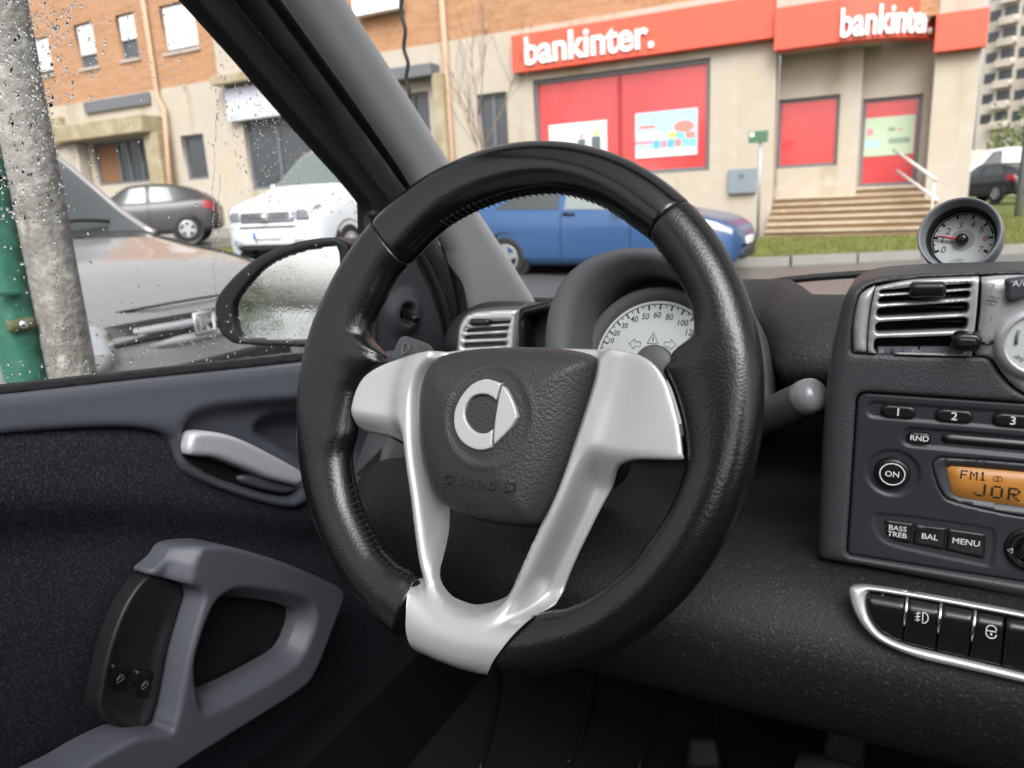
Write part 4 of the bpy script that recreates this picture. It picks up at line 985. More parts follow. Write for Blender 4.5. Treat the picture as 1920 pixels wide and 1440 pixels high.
# windscreen pane
sA, sB = oX(700, 0, -.60), oX(1015, 575, -.60)
gb, gt = np.array([0, sB[1] + .03, sB[2] - .02]), np.array([0, sA[1] - .25, sA[2] + .26])
V = []; Fc = []
for i in range(9):
    x = -.66 + 1.44 * i / 8; bul = .06 * (1 - ((x - .06) / .72) ** 2)
    V += [(x, gb[1] + bul, gb[2]), (x, gt[1] + bul * .8, gt[2])]
for i in range(8): Fc.append((2 * i, 2 * i + 2, 2 * i + 3, 2 * i + 1))
mesh('windscreen', V, Fc, MT['screen'], body)
tube('screen_seal', [(-.62 + 1.36 * i / 20, gb[1] + .06 * (1 - ((-.62 + 1.36 * i / 20 - .06) / .72) ** 2) - .02, 1.005 + .004 * math.sin(i * .15)) for i in range(21)], .010, MT['rubber'], body, 8)
tube('cowl_edge', [oY(x, y, 1.30) for x, y in cr([(1330,566),(1400,541),(1450,529),(1520,521),(1600,515),(1690,511),(1800,509),(1920,508)], 4, False)], .006, MT['rubber'], body, 8)
# cabin shell
box('cabin_floor', (-.62, -.6, .34), (.75, 1.30, .37), MT['carpet'], body)
box('fire_wall', (-.64, 1.22, .37), (.75, 1.26, 1.02), MT['carpet'], body)
box('rear_wall', (-.66, -.85, .34), (.78, -.80, 1.12), MT['carpet'], body)
box('passenger_door', (.74, -.8, .36), (.79, 1.2, 1.06), MT['door_plastic'], body)
box('door_sill', (-.70, -.8, .30), (-.63, 1.2, .52), MT['dark'], body)
box('seat_cushion', (-.55, -.33, .42), (-.07, .22, .66), MT['carpet'], body, .05); box('seat_cushion', (.10, -.33, .42), (.58, .22, .66), MT['carpet'], body, .05)
# roof, rear bulkhead with its window, and the two seat backs close the cabin behind us
RZ = gt[2] + .015
box('roof_header', (-.62, gt[1] - .12, RZ), (.74, gt[1] + .03, RZ + .03), MT['headliner'], body, .01)
box('glass_roof', (-.62, -.80, RZ + .004), (.74, gt[1] - .125, RZ + .012), pane_mat('roof_glass', (.85, .86, .87), .02), body)
box('rear_wall', (-.66, -.86, 1.12), (.78, -.80, 1.26), MT['headliner'], body)
box('roof_header', (-.60, -.86, RZ - .10), (.72, -.80, RZ - .003), MT['headliner'], body)
for x0 in (-.55, .10):
    box('seat_back', (x0, -.34, .62), (x0 + .48, -.20, 1.20), MT['carpet'], body, .05); box('head_rest', (x0 + .10, -.33, 1.205), (x0 + .38, -.23, 1.44), MT['carpet'], body, .05)
box('rear_pillar', (-.70, -.85, 1.0), (-.60, -.48, RZ - .003), MT['headliner'], body, .02)
box('rear_pillar', (.70, -.85, 1.0), (.78, -.48, RZ - .003), MT['headliner'], body, .02)
for x in (-.64, .76): tube('roof_rail', [(x, -.85, RZ), (x, .2, RZ), (x + (.02 if x < 0 else -.02), gt[1], gt[2])], .035, MT['headliner'], body, 8)
V = [(.74, gb[1], gb[2]), (.80, gb[1], gb[2] - .05), (.80, gt[1], gt[2]), (.72, gt[1], gt[2])]
tube('passenger_pillar', [(.745, gb[1], gb[2]), (.72, gt[1], gt[2])], .04, MT['pillar'], body, 10)
# footwell mouldings and pedals
rest = thing('clutch_pedal', 'dark rubber pedal deep in the footwell left of the brake', 'pedal', (-.235, .97, .45))
FW = Frame(oY(1320, 1395, .95), (0, -.8, .6))
relief('pedal_pad', FW, FW.px(fillet([(1285,1378),(1345,1378),(1360,1450),(1280,1450)], 10)), hf=rnd(.006, .004), sp=.008, back=.01, mat=MT['rubber'], parent=rest)
tube('pedal_arm', [FW.w(0, .02, -.01), FW.w(.0, .12, .02), FW.w(0, .26, .0)], .008, MT['dark'], rest, 8)
bk = thing('brake_pedal', 'ribbed dark grey pedal in the footwell beneath the switch bar', 'pedal', oY(1585, 1440, .93))
BK = Frame(oY(1590, 1390, .92), (0, -.8, .6))
relief('pedal_pad', BK, BK.px([(1560,1318),(1632,1322),(1618,1450),(1540,1450)]), hf=rnd(.004, .003), sp=.006, back=.01, mat=mat('pedal_rubber', (.055, .052, .048), .6), parent=bk)
for k in range(6):
    x = 1568 + k * 11; tube('pedal_rib', [BK.w(*BK.uv(x, 1326), .004), BK.w(*BK.uv(x - 17, 1448), .004)], .0022, mat('pedal_rib', (.075, .07, .065), .55) if k == 0 else bpy.data.materials['pedal_rib'], bk, 6)
for pth in ([(738,1440),(742,1380),(756,1320),(775,1270)], [(900,1440),(918,1380),(930,1320),(936,1260)], [(1065,1430),(1095,1370),(1112,1300),(1120,1235)], [(1198,1440),(1232,1350),(1245,1290),(1236,1245)]):
    tube('carpet_edge', [(oZ(x, y, .378) if oZ(x, y, .378)[1] < 1.2 else oY(x, y, 1.2)) for x, y in cr(pth, 4, False)], .003, MT['pod'], body, 8)
# ================================================================== GROUND
def gz(x, y): return .033 * min(max(-x - 2.5, 0), 45) 
xs = np.concatenate([np.linspace(-160, -50, 12), np.linspace(-47.5, 0, 39), np.linspace(4, 160, 20)]); ys = np.concatenate([np.linspace(-160, -10, 12), np.linspace(-6, 40, 24), np.linspace(48, 260, 18)])
V = [(x, y, gz(x, y)) for y in ys for x in xs]; nx = len(xs)
Fc = [(j * nx + i, j * nx + i + 1, (j + 1) * nx + i + 1, (j + 1) * nx + i) for j in range(len(ys) - 1) for i in range(nx - 1)]
MT['asphalt'] = mat('wet_asphalt', (.105, .103, .100), .30, bumps=[('noise', 90, .5, .01)], var=[(.35, (.07, .07, .07), .4, .65), (25, (.14, .14, .135), .5, .75)])
tag(mesh('road', V, Fc, MT['asphalt']), kind='structure')
MT['grassg'] = mat('turf', (.085, .10, .018), .9, var=[(2.5, (.14, .15, .03), .4, .7), (30, (.06, .075, .015), .45, .7)], bumps=[('noise', 60, .6, .03)])
MT['conc'] = mat('kerb_concrete', (.22, .215, .20), .75, var=[(3, (.20, .19, .17), .4, .7)], bumps=[('noise', 60, .4, .005)])
def ground_strip(name, outline, z, m, kind='structure', sp=.8):
    F = Frame((0, 0, z), (0, 0, 1), (1, 0, 0))
    o = relief(name, F, outline, hf=lambda u, v, d: np.array([gz(a, b) for a, b in zip(u, v)]), sp=sp, back=.12, mat=m); return tag(o, kind=kind)
kerb_pts = [np.array(p) for p in ((-9.5, 11.2), (-6, 11.6), (-2.2, 12.3), (0.1, 13.4), (2.4, 15.0), (5.0, 18.0), (9, 23), (14, 30))]
verge = [p[:2] for p in kerb_pts] + [np.array(q) for q in ((14, 60), (1.5, 60), (1.6, 17.6), (-14, 17.6), (-14, 11.0))]
ground_strip('verge', [np.array(p) for p in verge], .10, MT['grassg'])
# kerb stones, one by one along the verge
kb = bpy.data.objects.new('kerb', None); COL.objects.link(kb); tag(kb, kind='structure')
kl = cr(kerb_pts, 12, False); s = np.concatenate([[0], np.cumsum([np.linalg.norm(kl[i + 1] - kl[i]) for i in range(len(kl) - 1)])])
def along(t): return np.array([np.interp(t, s, [p[i] for p in kl]) for i in (0, 1)])
t = 0.0
while t < s[-1] - 1:
    a, b = along(t + .006), along(t + .985); tv = nrm(b - a); nv = np.array([tv[1], -tv[0]])
    q = [a - nv * .0, b - nv * .0, b + nv * .16, a + nv * .16]; zt = .135 + random.uniform(-.006, .006)
    V = [(p[0], p[1], gz(*p) + z) for z in (-.02, zt) for p in q]
    o = mesh('kerb_stone', V, [(0, 1, 2, 3), (7, 6, 5, 4), (1, 0, 4, 5), (2, 1, 5, 6), (3, 2, 6, 7), (0, 3, 7, 4)], MT['conc'], kb, False); fixn(o); t += 1.0
# grass blades on the verge (blurred in the photo, real here)
V = []; Fc = []
vp = np.array([p for p in verge]); cnt = 0
while cnt < 26000:
    x, y = random.uniform(-9, 7), random.uniform(11.2, 26)
    if y > 17.5 and x < 1.7: continue
    if not inside(np.array([[x, y]]), vp)[0]: cnt += 1; continue
    h = random.uniform(.02, .07); a = random.uniform(0, 6.28); z = .10 + gz(x, y); k = len(V); dx, dy = .012 * math.cos(a), .012 * math.sin(a)
    V += [(x - dx, y - dy, z), (x + dx, y + dy, z), (x + random.uniform(-.03, .03), y + random.uniform(-.03, .03), z + h)]; Fc.append((k, k + 1, k + 2)); cnt += 1
tag(mesh('grass', V, Fc, mat('grass_blades', (.12, .15, .03), .8, var=[(4, (.20, .20, .05), .4, .7)]), None, False), 'short yellow-green grass on the verge below the bank', 'grass', kind='stuff')
# pavement in front of the left part of the building
ground_strip('pavement', [np.array(p) for p in ((-60, 16.2), (-14.1, 16.2), (-14.1, 18.95), (-60, 18.95))], .10, MT['conc'])

# ================================================================== BANK AND FLATS BUILDING
MT['stone'] = mat('limestone', (.415, .37, .315), .8, bumps=[('noise', 12, .15, .01)], var=[(.35, (.41, .355, .28), .40, .65), (.5, (.27, .215, .13), .56, .78, (2.2, 2.2, .15)), (3, (.45, .405, .345), .5, .8)])
MT['brick'] = mat('brick', (.375, .205, .115), .85, var=[(1.6, (.31, .155, .075), .4, .65, (1, 1, 6)), (10, (.46, .29, .17), .5, .75, (1, 1, 3))])
bw_ = MT['brick'].node_tree
MT['sign'] = mat('sign_red', (.66, .10, .06), .45)
MT['wred'] = mat('window_film_red', (.55, .07, .07), .10, coat=1.0, var=[(.6, (.50, .055, .06), .4, .7)])
MT['frame_g'] = mat('window_frame_grey', (.13, .135, .15), .45)
MT['shutter'] = mat('white_shutter', (.72, .72, .72), .6, bumps=[('noise', 4, .1, .01)])
MT['dglass'] = mat('dark_pane', (.06, .068, .075), .06, spec=.8, coat=.6)
MT['white'] = mat('white_letter', (.80, .80, .80), .5)
MT['pipe'] = mat('drain_pipe', (.45, .30, .20), .6)
MT['moss'] = mat('mossy_stone', (.27, .22, .13), .85, var=[(2, (.36, .31, .22), .4, .65)])
FY = 19.0
BF_ = Frame((0, FY, 1.2), (0, -1, 0))
bld = thing('building', 'long brick and limestone building with red-fronted corner bank and white shutters', 'building', (-12, 19.5, 0))
def bx(x, y, h=0): return BF_.uv(x, y, h)
zb_ = BF_.uv(500, 133)[1]                                             # brick / stone line
zb_ = (bx(200, 186)[1] + bx(843, 73)[1]) / 2
xr = bx(1453, 200)[0]
# window openings on the facade (pixel boxes read on the facade plane)
def opening(px): q = [bx(*p) for p in px]; A = np.array(q); return A[:, 0].min(), A[:, 0].max(), A[:, 1].min(), A[:, 1].max()
wins = {'s0': [(56,74),(100,138)], 's1': [(136,47),(184,123)], 's2': [(214,29),(261,107)], 's3': [(296,12),(372,88)], 's4': [(452,-25),(530,58)]}
ups = []
for k, v in wins.items():
    a, b = bx(*v[0]), bx(*v[1]); ups.append((a[0], b[0], b[1], a[1]))
ground = [((338,255),(392,335)), ((172,262),(282,345)), ((455,228),(640,345)), ((893,178),(955,290)), ((768,175),(812,300)), ((1003,152),(1332,322))]
gr = []
for a, b in ground:
    m = ((a[0] + b[0]) / 2); A_, B2 = bx(*a), bx(*b); gr.append([A_[0], B2[0], B2[1], A_[1]])
bnk = gr[5]; bnk[0], bnk[1] = bx(1002, 230)[0], bx(1331, 210)[0]; bnk[2] = bx(1290, 322)[1]; bnk[3] = bx(1290, 113)[1]
gr[1] = [bx(176, 300)[0], bx(280, 300)[0], bx(230, 345)[1], bx(230, 262)[1]]
rect = lambda a: [np.array(p) for p in ((a[0], a[2]), (a[1], a[2]), (a[1], a[3]), (a[0], a[3]))]
zbase, ztop = -1.3, 9.5
xl = -48.0
relief('stone_wall', BF_, [np.array(p) for p in ((xl, zbase), (xr, zbase), (xr, zb_), (xl, zb_))], [rect(a) for a in gr], None, 1.2, .45, MT['stone'], bld, sharp=True)
xbr = bx(392, 0)[0]
relief('brick_wall', BF_.up(-.02), [np.array(p) for p in ((xl, zb_ + .003), (xbr, zb_ + .003), (xbr, ztop), (xl, ztop))], [rect(a) for a in ups[:4]], None, 1.5, .4, MT['brick'], bld, sharp=True)
xb2 = bx(690, 0)[0]
relief('stone_bay', BF_.up(.06), [np.array(p) for p in ((xbr, zb_ + .003), (bx(560, 0)[0], zb_ + .003), (bx(560, 0)[0], ztop), (xbr, ztop))], (), None, 1.5, .4, MT['stone'], bld, sharp=True)
relief('brick_wall', BF_.up(-.02), [np.array(p) for p in ((bx(560, 0)[0] + .003, zb_ + .003), (xr, zb_ + .003), (xr, ztop), (bx(560, 0)[0] + .003, ztop))], (), None, 1.5, .4, MT['brick'], bld, sharp=True)
# white balcony face seen at the top behind the pillar
a, b = bx(668, -60), bx(745, 22)
relief('balcony_front', BF_.up(.35), [np.array(p) for p in ((a[0], b[1]), (b[0] + .3, b[1]), (b[0] + .3, a[1] + 1), (a[0], a[1] + 1))], (), None, .5, .3, MT['white'], bld, sharp=True)
for i, a in enumerate(ups[:4]):                                     # shuttered windows
    fr = relief('window', BF_.up(-.12), rect(a), [rect((a[0] + .07, a[1] - .07, a[2] + .07, a[3] - .07))], None, .4, .1, MT['frame_g'], bld, sharp=True)
    gap = (.0, .28, .5, .0)[i] if i < 4 else 0
    for k in range(int((a[3] - a[2] - .14 - gap) / .11)):
        z1 = a[3] - .07 - k * .11
        relief('shutter_slat', BF_.up(-.10), rect((a[0] + .07, a[1] - .07, z1 - .106, z1)), hf=lambda u, v, d: .012 * sstep(0, .03, d), sp=.053, back=.03, mat=MT['shutter'], parent=fr)
    relief('pane', BF_.up(-.17), rect((a[0] + .05, a[1] - .05, a[2] + .05, a[3] - .05)), (), None, .5, .01, MT['dglass'], fr)
    relief('sill', BF_.up(.04), rect((a[0] - .08, a[1] + .08, a[2] - .09, a[2] - .003)), (), None, .5, .16, MT['stone'], fr, sharp=True)
def plain_window(a, mull=(), m=None, name='window'):
    fr = relief(name, BF_.up(-.10), rect(a), [rect((a[0] + .09, a[1] - .09, a[2] + .09, a[3] - .09))], None, .4, .1, MT['frame_g'], bld, sharp=True)
    relief('pane', BF_.up(-.16), rect((a[0] + .07, a[1] - .07, a[2] + .07, a[3] - .07)), (), None, .5, .01, m or MT['dglass'], fr)
    for t in mull:
        x = a[0] + (a[1] - a[0]) * t; relief('mullion', BF_.up(-.11), rect((x - .05, x + .05, a[2] + .09, a[3] - .09)), (), None, .4, .04, MT['frame_g'], fr, sharp=True)
    return fr
plain_window(gr[0]); plain_window(gr[2], (.35, .7)); plain_window(gr[3], (.5,)); plain_window(gr[4])
# entrance with recessed glazed door on the left
e = gr[1]
ent = plain_window(e, (.42, .6, .82), name='entrance_door'); relief('timber_panel', BF_.up(-.15), rect((e[0] + .1, e[0] + (e[1] - e[0]) * .4, e[2] + .1, e[3] - .1)), (), None, .5, .02, mat('timber', (.20, .10, .05), .6), ent)
def slab(name, x0, x1, z0, z1, y0, y1, m, bev=0.0, par=bld): return box(name, (x0, y0, z0), (x1, y1, z1), m, par, bev)
can = [bx(125, 247), bx(305, 222)]
slab('entrance_canopy', e[0] - .9, e[1] + 1.0, 1.2 + e[3] + .05, 1.2 + e[3] + .62, FY - .9, FY - .003, MT['moss'], .04)
slab('canopy_panel', e[0] + .1, e[1] + .6, 1.2 + e[3] + 1.05, 1.2 + e[3] + 1.45, FY - .12, FY - .003, MT['frame_g'], .02)
slab('entrance_pier', e[1] + .55, e[1] + 1.25, 0, 1.2 + e[3] + .045, FY - .55, FY - .003, MT['moss'], .05)
slab('entrance_pier', e[0] - .75, e[0] - .25, 0, 1.2 + e[3] + .045, FY - .45, FY - .003, MT['stone'], .04)
a = [bx(85, 225), bx(130, 270)]
slab('ledge_panel', a[0][0] - 1.5, a[1][0], 1.2 + a[1][1], 1.2 + a[0][1], FY - .25, FY - .003, MT['moss'], .02)
# pale shop fascia left of the pillar
a, b = bx(430, 165), bx(600, 215)
slab('shop_fascia', a[0], b[0] + 2.5, 1.2 + bx(500, 222)[1], 1.2 + bx(500, 158)[1], FY - .25, FY - .003, mat('pale_fascia', (.52, .53, .60), .6), .02)
slab('shop_canopy', a[0] - .2, b[0] + 2.5, 1.2 + bx(500, 152)[1], 1.2 + bx(500, 135)[1], FY - .6, FY - .003, MT['moss'], .02)
a, b = bx(768, 122), bx(828, 175)
slab('shop_canopy', a[0] - 3.0, b[0], 1.2 + bx(800, 148)[1], 1.2 + bx(800, 125)[1], FY - .5, FY - .003, MT['frame_g'], .02)
slab('side_pier', bx(826, 200)[0], bx(846, 200)[0], 0, 1.2 + bx(835, 140)[1], FY - .4, FY - .003, MT['moss'], .03)
# drain pipes
for (x0, y0, x1, y1, zend) in ((268, -40, 300, 180, None), (832, -40, 850, 280, None)):
    p = bx(x0, 0); z0 = bx(x1, y1)[1]; xx = bx(x1, y1)[0]
    tube('drain_pipe', [(xx, FY - .10, 1.2 + ztop), (xx, FY - .10, 1.2 + z0 + .3), (xx, FY - .11, 1.2 + z0)] + ([(xx + .35, FY - .2, 1.2 + z0 - .5), (xx + .35, FY - .62, .2)] if x0 < 500 else [(xx, FY - .11, .1)]), .085, MT['pipe'], bld, 12)

# ---- bank front: fascia sign, display window with posters
s_l = bx(968, 100)[0]; z0, z1 = bx(970, 140)[1], bx(970, 70)[1]
sg = box('fascia_sign', (s_l, FY - .28, 1.2 + z0), (xr - .0, FY - .003, 1.2 + z1), MT['sign'], bld, .015)
SGF = Frame((0, FY - .28, 1.2), (0, -1, 0))
tL_, tR_ = SGF.uv(986, 110), SGF.uv(1227, 75)
Vt, Ft = text_mesh('bankinter.', 1.0, .022, .03, 0, 1.0, 4); wd = Vt[:, 0].max() - Vt[:, 0].min(); Vt[:, 0] -= (Vt[:, 0].max() + Vt[:, 0].min()) / 2
sc_ = (tR_[0] - tL_[0]) / wd; zc = (SGF.uv(1000, 96)[1] + SGF.uv(1210, 68)[1]) / 2
mesh('sign_lettering', [SGF.w((tL_[0] + tR_[0]) / 2 + v[0] * sc_, zc + v[1] * sc_ * 1.08, .035 + v[2]) for v in Vt], Ft, MT['white'], sg, False)
w_ = bnk
dw = relief('display_window', BF_.up(-.08), rect(w_), [rect((w_[0] + .1, w_[1] - .1, w_[2] + .1, w_[3] - .1))], None, .5, .12, MT['frame_g'], bld, sharp=True)
xm = bx(1160, 230)[0]
for x0, x1 in ((w_[0] + .09, xm - .04), (xm + .04, w_[1] - .09)):
    relief('red_pane', BF_.up(-.14), rect((x0, x1, w_[2] + .09, w_[3] - .09)), (), None, .5, .01, MT['wred'], dw)
relief('mullion', BF_.up(-.10), rect((xm - .045, xm + .045, w_[2] + .1, w_[3] - .1)), (), None, .5, .05, mat('mullion_red', (.30, .035, .04), .4), dw, sharp=True)
def poster(TL, TR, BR, BL, m, par, h=-.115):
    q = [BF_.uv(*p, h) for p in (TL, TR, BR, BL)]
    x0, x1 = (q[0][0] + q[3][0]) / 2, (q[1][0] + q[2][0]) / 2; z0_, z1_ = (q[2][1] + q[3][1]) / 2, (q[0][1] + q[1][1]) / 2
    o = relief('poster', BF_.up(h), rect((x0, x1, z0_, z1_)), (), None, .4, .02, m, par, sharp=True)
    return o, (x0, x1, z0_, z1_)
def patch(par, R, h, u0, u1, v0, v1, m, kind='r'):
    x0, x1, z0_, z1_ = R; X = lambda t: x0 + (x1 - x0) * t; Z = lambda t: z0_ + (z1_ - z0_) * t
    pts = rect((X(u0), X(u1), Z(v0), Z(v1))) if kind == 'r' else circ((X(u0) + X(u1)) / 2, (Z(v0) + Z(v1)) / 2, (X(u1) - X(u0)) / 2, 24, (Z(v1) - Z(v0)) / 2)
    return relief('poster_print', BF_.up(h), pts, (), None, .3, .002, m, par)
MC = lambda n, c: mat(n, c, .5)
pm = {'sky': MC('print_sky', (.36, .60, .72)), 'w': MC('print_white', (.72, .76, .74)), 'r': MC('print_coral', (.62, .22, .18)), 'y': MC('print_yellow', (.70, .55, .12)), 'b': MC('print_blue', (.10, .36, .62)), 'lb': MC('print_light_blue', (.20, .55, .68)), 'pk': MC('print_pink', (.60, .25, .30)), 'g': MC('print_sage', (.42, .52, .38)), 'dg': MC('print_dark_sage', (.22, .30, .22)), 'd': MC('print_dark', (.10, .13, .14))}
p2, R2 = poster((1190,214),(1307,201),(1308,287),(1193,299), pm['sky'], dw)
patch(p2, R2, -.112, 0, 1, 0, .16, pm['w']); patch(p2, R2, -.112, .05, .33, .64, .72, pm['r']); patch(p2, R2, -.112, 0, .33, .30, .38, pm['pk']); patch(p2, R2, -.112, .05, .45, .42, .56, pm['w'])
for k, c in enumerate(('b', 'pk', 'b', 'r', 'lb', 'lb')): patch(p2, R2, -.111, .30 + k * .115, .405 + k * .115, .20, .36, pm[c])
patch(p2, R2, -.110, .52, .68, .38, .54, pm['y'], 'c'); patch(p2, R2, -.110, .66, .80, .38, .56, pm['lb']); patch(p2, R2, -.109, .62, .96, .50, .76, pm['r'], 'c'); patch(p2, R2, -.110, .82, .97, .36, .50, pm['r'])
p1, R1 = poster((1029,236),(1135,224),(1140,305),(1032,318), pm['w'], dw)
patch(p1, R1, -.112, .50, .64, .22, .62, pm['d']); patch(p1, R1, -.111, .53, .61, .62, .76, pm['r'], 'c'); patch(p1, R1, -.112, .74, .90, .18, .66, pm['d']); patch(p1, R1, -.111, .77, .87, .66, .80, pm['y'], 'c'); patch(p1, R1, -.112, .08, .4, .3, .5, pm['lb'])
# grey service box on the wall
a, b = bx(1368, 318), bx(1418, 361); zs_ = (a[1], b[1])
ub = slab('meter_box', a[0], b[0], 1.2 + b[1], 1.2 + a[1], FY - .12, FY - .003, mat('meter_grey', (.20, .235, .27), .5), .01)
slab('meter_vent', a[0] + .25, b[0] - .28, 1.2 + a[1] - .22, 1.2 + a[1] - .12, FY - .128, FY - .1205, MT['frame_g'], 0, ub)
# ---- recessed entrance bay right of the pier
Y1, Y2, Y3 = 19.55, 19.95, 19.25
B1, B2_, B3 = Frame((0, Y1, 1.2), (0, -1, 0)), Frame((0, Y2, 1.2), (0, -1, 0)), Frame((0, Y3, 1.2), (0, -1, 0))
xA, xB = xr + .003, B1.uv(1611, 250)[0]; xC = B2_.uv(1742, 250)[0]; xD = B3.uv(1826, 250)[0]
z_w = [B1.uv(1500, 315)[1], B1.uv(1500, 185)[1]]
wa = [B1.uv(1457, 250)[0], B1.uv(1572, 250)[0], B1.uv(1515, 313)[1], B1.uv(1515, 182)[1]]
relief('bay_wall', B1, rect((xA, xB, -1.3, 4.6)), [rect(wa)], None, 1.0, .5, MT['stone'], bld, sharp=True)
wn1 = relief('bay_window', B1.up(-.08), rect(wa), [rect((wa[0] + .07, wa[1] - .07, wa[2] + .07, wa[3] - .07))], None, .5, .1, MT['frame_g'], bld, sharp=True)
relief('red_pane', B1.up(-.12), rect((wa[0] + .05, wa[1] - .05, wa[2] + .05, wa[3] - .05)), (), None, .5, .01, MT['wred'], wn1)
da = [B2_.uv(1612, 250)[0] + .03, B2_.uv(1726, 250)[0], B2_.uv(1665, 348)[1], B2_.uv(1670, 181)[1]]
relief('bay_wall', B2_, rect((xB + .003, xC, -1.3, 4.6)), [rect(da)], None, 1.0, .5, MT['stone'], bld, sharp=True)
dd_ = relief('bank_door', B2_.up(-.08), rect(da), [rect((da[0] + .07, da[1] - .09, da[2] + .07, da[3] - .07))], None, .5, .1, MT['frame_g'], bld, sharp=True)
relief('red_pane', B2_.up(-.12), rect((da[0] + .05, da[1] - .05, da[2] + .05, da[3] - .05)), (), None, .5, .01, MT['wred'], dd_)
pz0, pz1 = B2_.uv(1665, 291)[1], B2_.uv(1665, 218)[1]
Rg = (da[0] + .06, da[1] - .12, pz0, pz1)
gp = relief('poster', B2_.up(-.10), rect(Rg), (), None, .5, .01, pm['g'], dd_)
def patch2(u0, u1, v0, v1, m):
    x0, x1, z0_, z1_ = Rg; relief('poster_print', B2_.up(-.097), rect((x0 + (x1 - x0) * u0, x0 + (x1 - x0) * u1, z0_ + (z1_ - z0_) * v0, z0_ + (z1_ - z0_) * v1)), (), None, .3, .002, m, gp)
patch2(.05, .18, .55, .72, pm['pk']); patch2(.48, .62, .62, .72, pm['dg']); patch2(.68, .78, .62, .72, pm['r']); patch2(.5, .92, .30, .44, pm['dg']); patch2(.04, .32, .22, .42, pm['sky'])
relief('corner_pier', B3, rect((xC + .003, xD, -1.3, 4.7)), (), None, 1.0, .7, MT['stone'], bld, sharp=True)
# side return of the pier and dirty corner
# curved fascia over the entrance
xs0 = xr + .003; xe = B1.uv(1747, 60)[0] + .25
Lst = SGF.uv(1572, 45)[0] - xs0; RC = (xe - xs0) - Lst
def canopy_pt(t):                                                      # plan curve of the sign: straight, then bending away
    if t < Lst: return np.array([xs0 + t, FY - .42])
    a = (t - Lst) / RC; a = min(a, 1.56); return np.array([xs0 + Lst + RC * math.sin(a), FY - .42 + RC * (1 - math.cos(a))])
zc0, zc1 = SGF.uv(1500, 88)[1] - .02, SGF.uv(1500, 12)[1]
ts = np.concatenate([np.linspace(0, Lst, 4), np.linspace(Lst, Lst + RC * 1.5, 30)[1:]])
V = []; Fc = []
for t in ts:
    p = canopy_pt(t); V += [(p[0], p[1], 1.2 + zc0), (p[0], p[1], 1.2 + zc1), (p[0], p[1] + .5, 1.2 + zc0), (p[0], p[1] + .5, 1.2 + zc1)]
for i in range(len(ts) - 1):
    k = i * 4; Fc += [(k, k + 4, k + 5, k + 1), (k, k + 2, k + 6, k + 4), (k + 1, k + 5, k + 7, k + 3)]
Fc.append((0, 1, 3, 2))
cs_ = fixn(mesh('curved_sign', V, Fc, MT['sign'], bld, False))
Vt2 = Vt.copy(); Lw = Lst + 1.95 - (SGF.uv(1578, 45)[0] - xs0); t0_ = SGF.uv(1578, 45)[0] - xs0; sc2 = .98 * RC / wd
zc2 = (zc0 + zc1) / 2 - .10
W_ = []
for v in Vt2:
    t = t0_ + (v[0] + wd / 2) * sc2; p = canopy_pt(t); q = canopy_pt(t + .01); tv = nrm(q - p); nv = np.array([tv[1], -tv[0]]); p = p + nv * (.03 + (v[2] + .03))
    W_.append((p[0], p[1], 1.2 + zc2 + v[1] * sc_ * .92))
mesh('sign_lettering', W_, Ft, MT['white'], cs_, False)
# stone band and brick above the curved sign, soffit under it, straight end sign
box('balcony_band', (xs0, FY - .35, 1.2 + zc1 + .003), (xe - 1.3, FY + 1.6, 1.2 + zc1 + 1.0), MT['stone'], bld, .03)
box('soffit', (xs0, FY + .0, 1.2 + zc0 + .02), (xe - 1.2, Y2, 1.2 + zc0 + .08), MT['stone'], bld)
x2 = B3.uv(1850, 60)[0]
box('end_sign', (xC - .05, Y3 - .25, 1.2 + B3.uv(1780, 98)[1]), (x2, Y3 - .003, 1.2 + B3.uv(1780, 27)[1]), MT['sign'], bld, .015)
box('brick_corner', (xC - .6, Y3 + .02, 1.2 + B3.uv(1780, 24)[1]), (xD, Y3 + 3, 9.0), MT['brick'], bld)
# steps up to the door
zt = 1.2 + B2_.uv(1665, 350)[1]; zg = .10; N = 7
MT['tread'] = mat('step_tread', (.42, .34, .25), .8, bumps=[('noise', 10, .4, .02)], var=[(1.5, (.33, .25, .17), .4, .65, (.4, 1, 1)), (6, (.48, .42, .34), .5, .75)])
MT['riser'] = mat('step_riser_shaded', (.20, .135, .075), .85, var=[(1.2, (.27, .19, .11), .4, .65, (.5, 1, 1))])  # darker than the treads: shade under the nosings put into the colour
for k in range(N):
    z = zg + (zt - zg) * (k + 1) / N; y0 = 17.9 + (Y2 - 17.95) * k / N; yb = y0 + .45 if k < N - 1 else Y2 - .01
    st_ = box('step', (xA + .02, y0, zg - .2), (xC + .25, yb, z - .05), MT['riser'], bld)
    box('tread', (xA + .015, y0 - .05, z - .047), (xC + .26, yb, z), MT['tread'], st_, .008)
# white handrails
MT['rail'] = mat('white_rail', (.62, .58, .55), .5)
ra, rb_ = oY(1675, 280, 19.6), oY(1755, 337, 17.95); tube('handrail', [ra, rb_], .034, MT['rail'], bld, 10)
ra, rb_ = oY(1682, 320, 19.6), oY(1758, 376, 17.95); tube('handrail', [ra, rb_], .034, MT['rail'], bld, 10)
for (x, y, Y, top) in ((1752, 337, 18.0, 0),):
    p = oY(x, y, Y); tube('handrail_post', [p, (p[0], p[1], .1)], .022, MT['rail'], bld, 8)

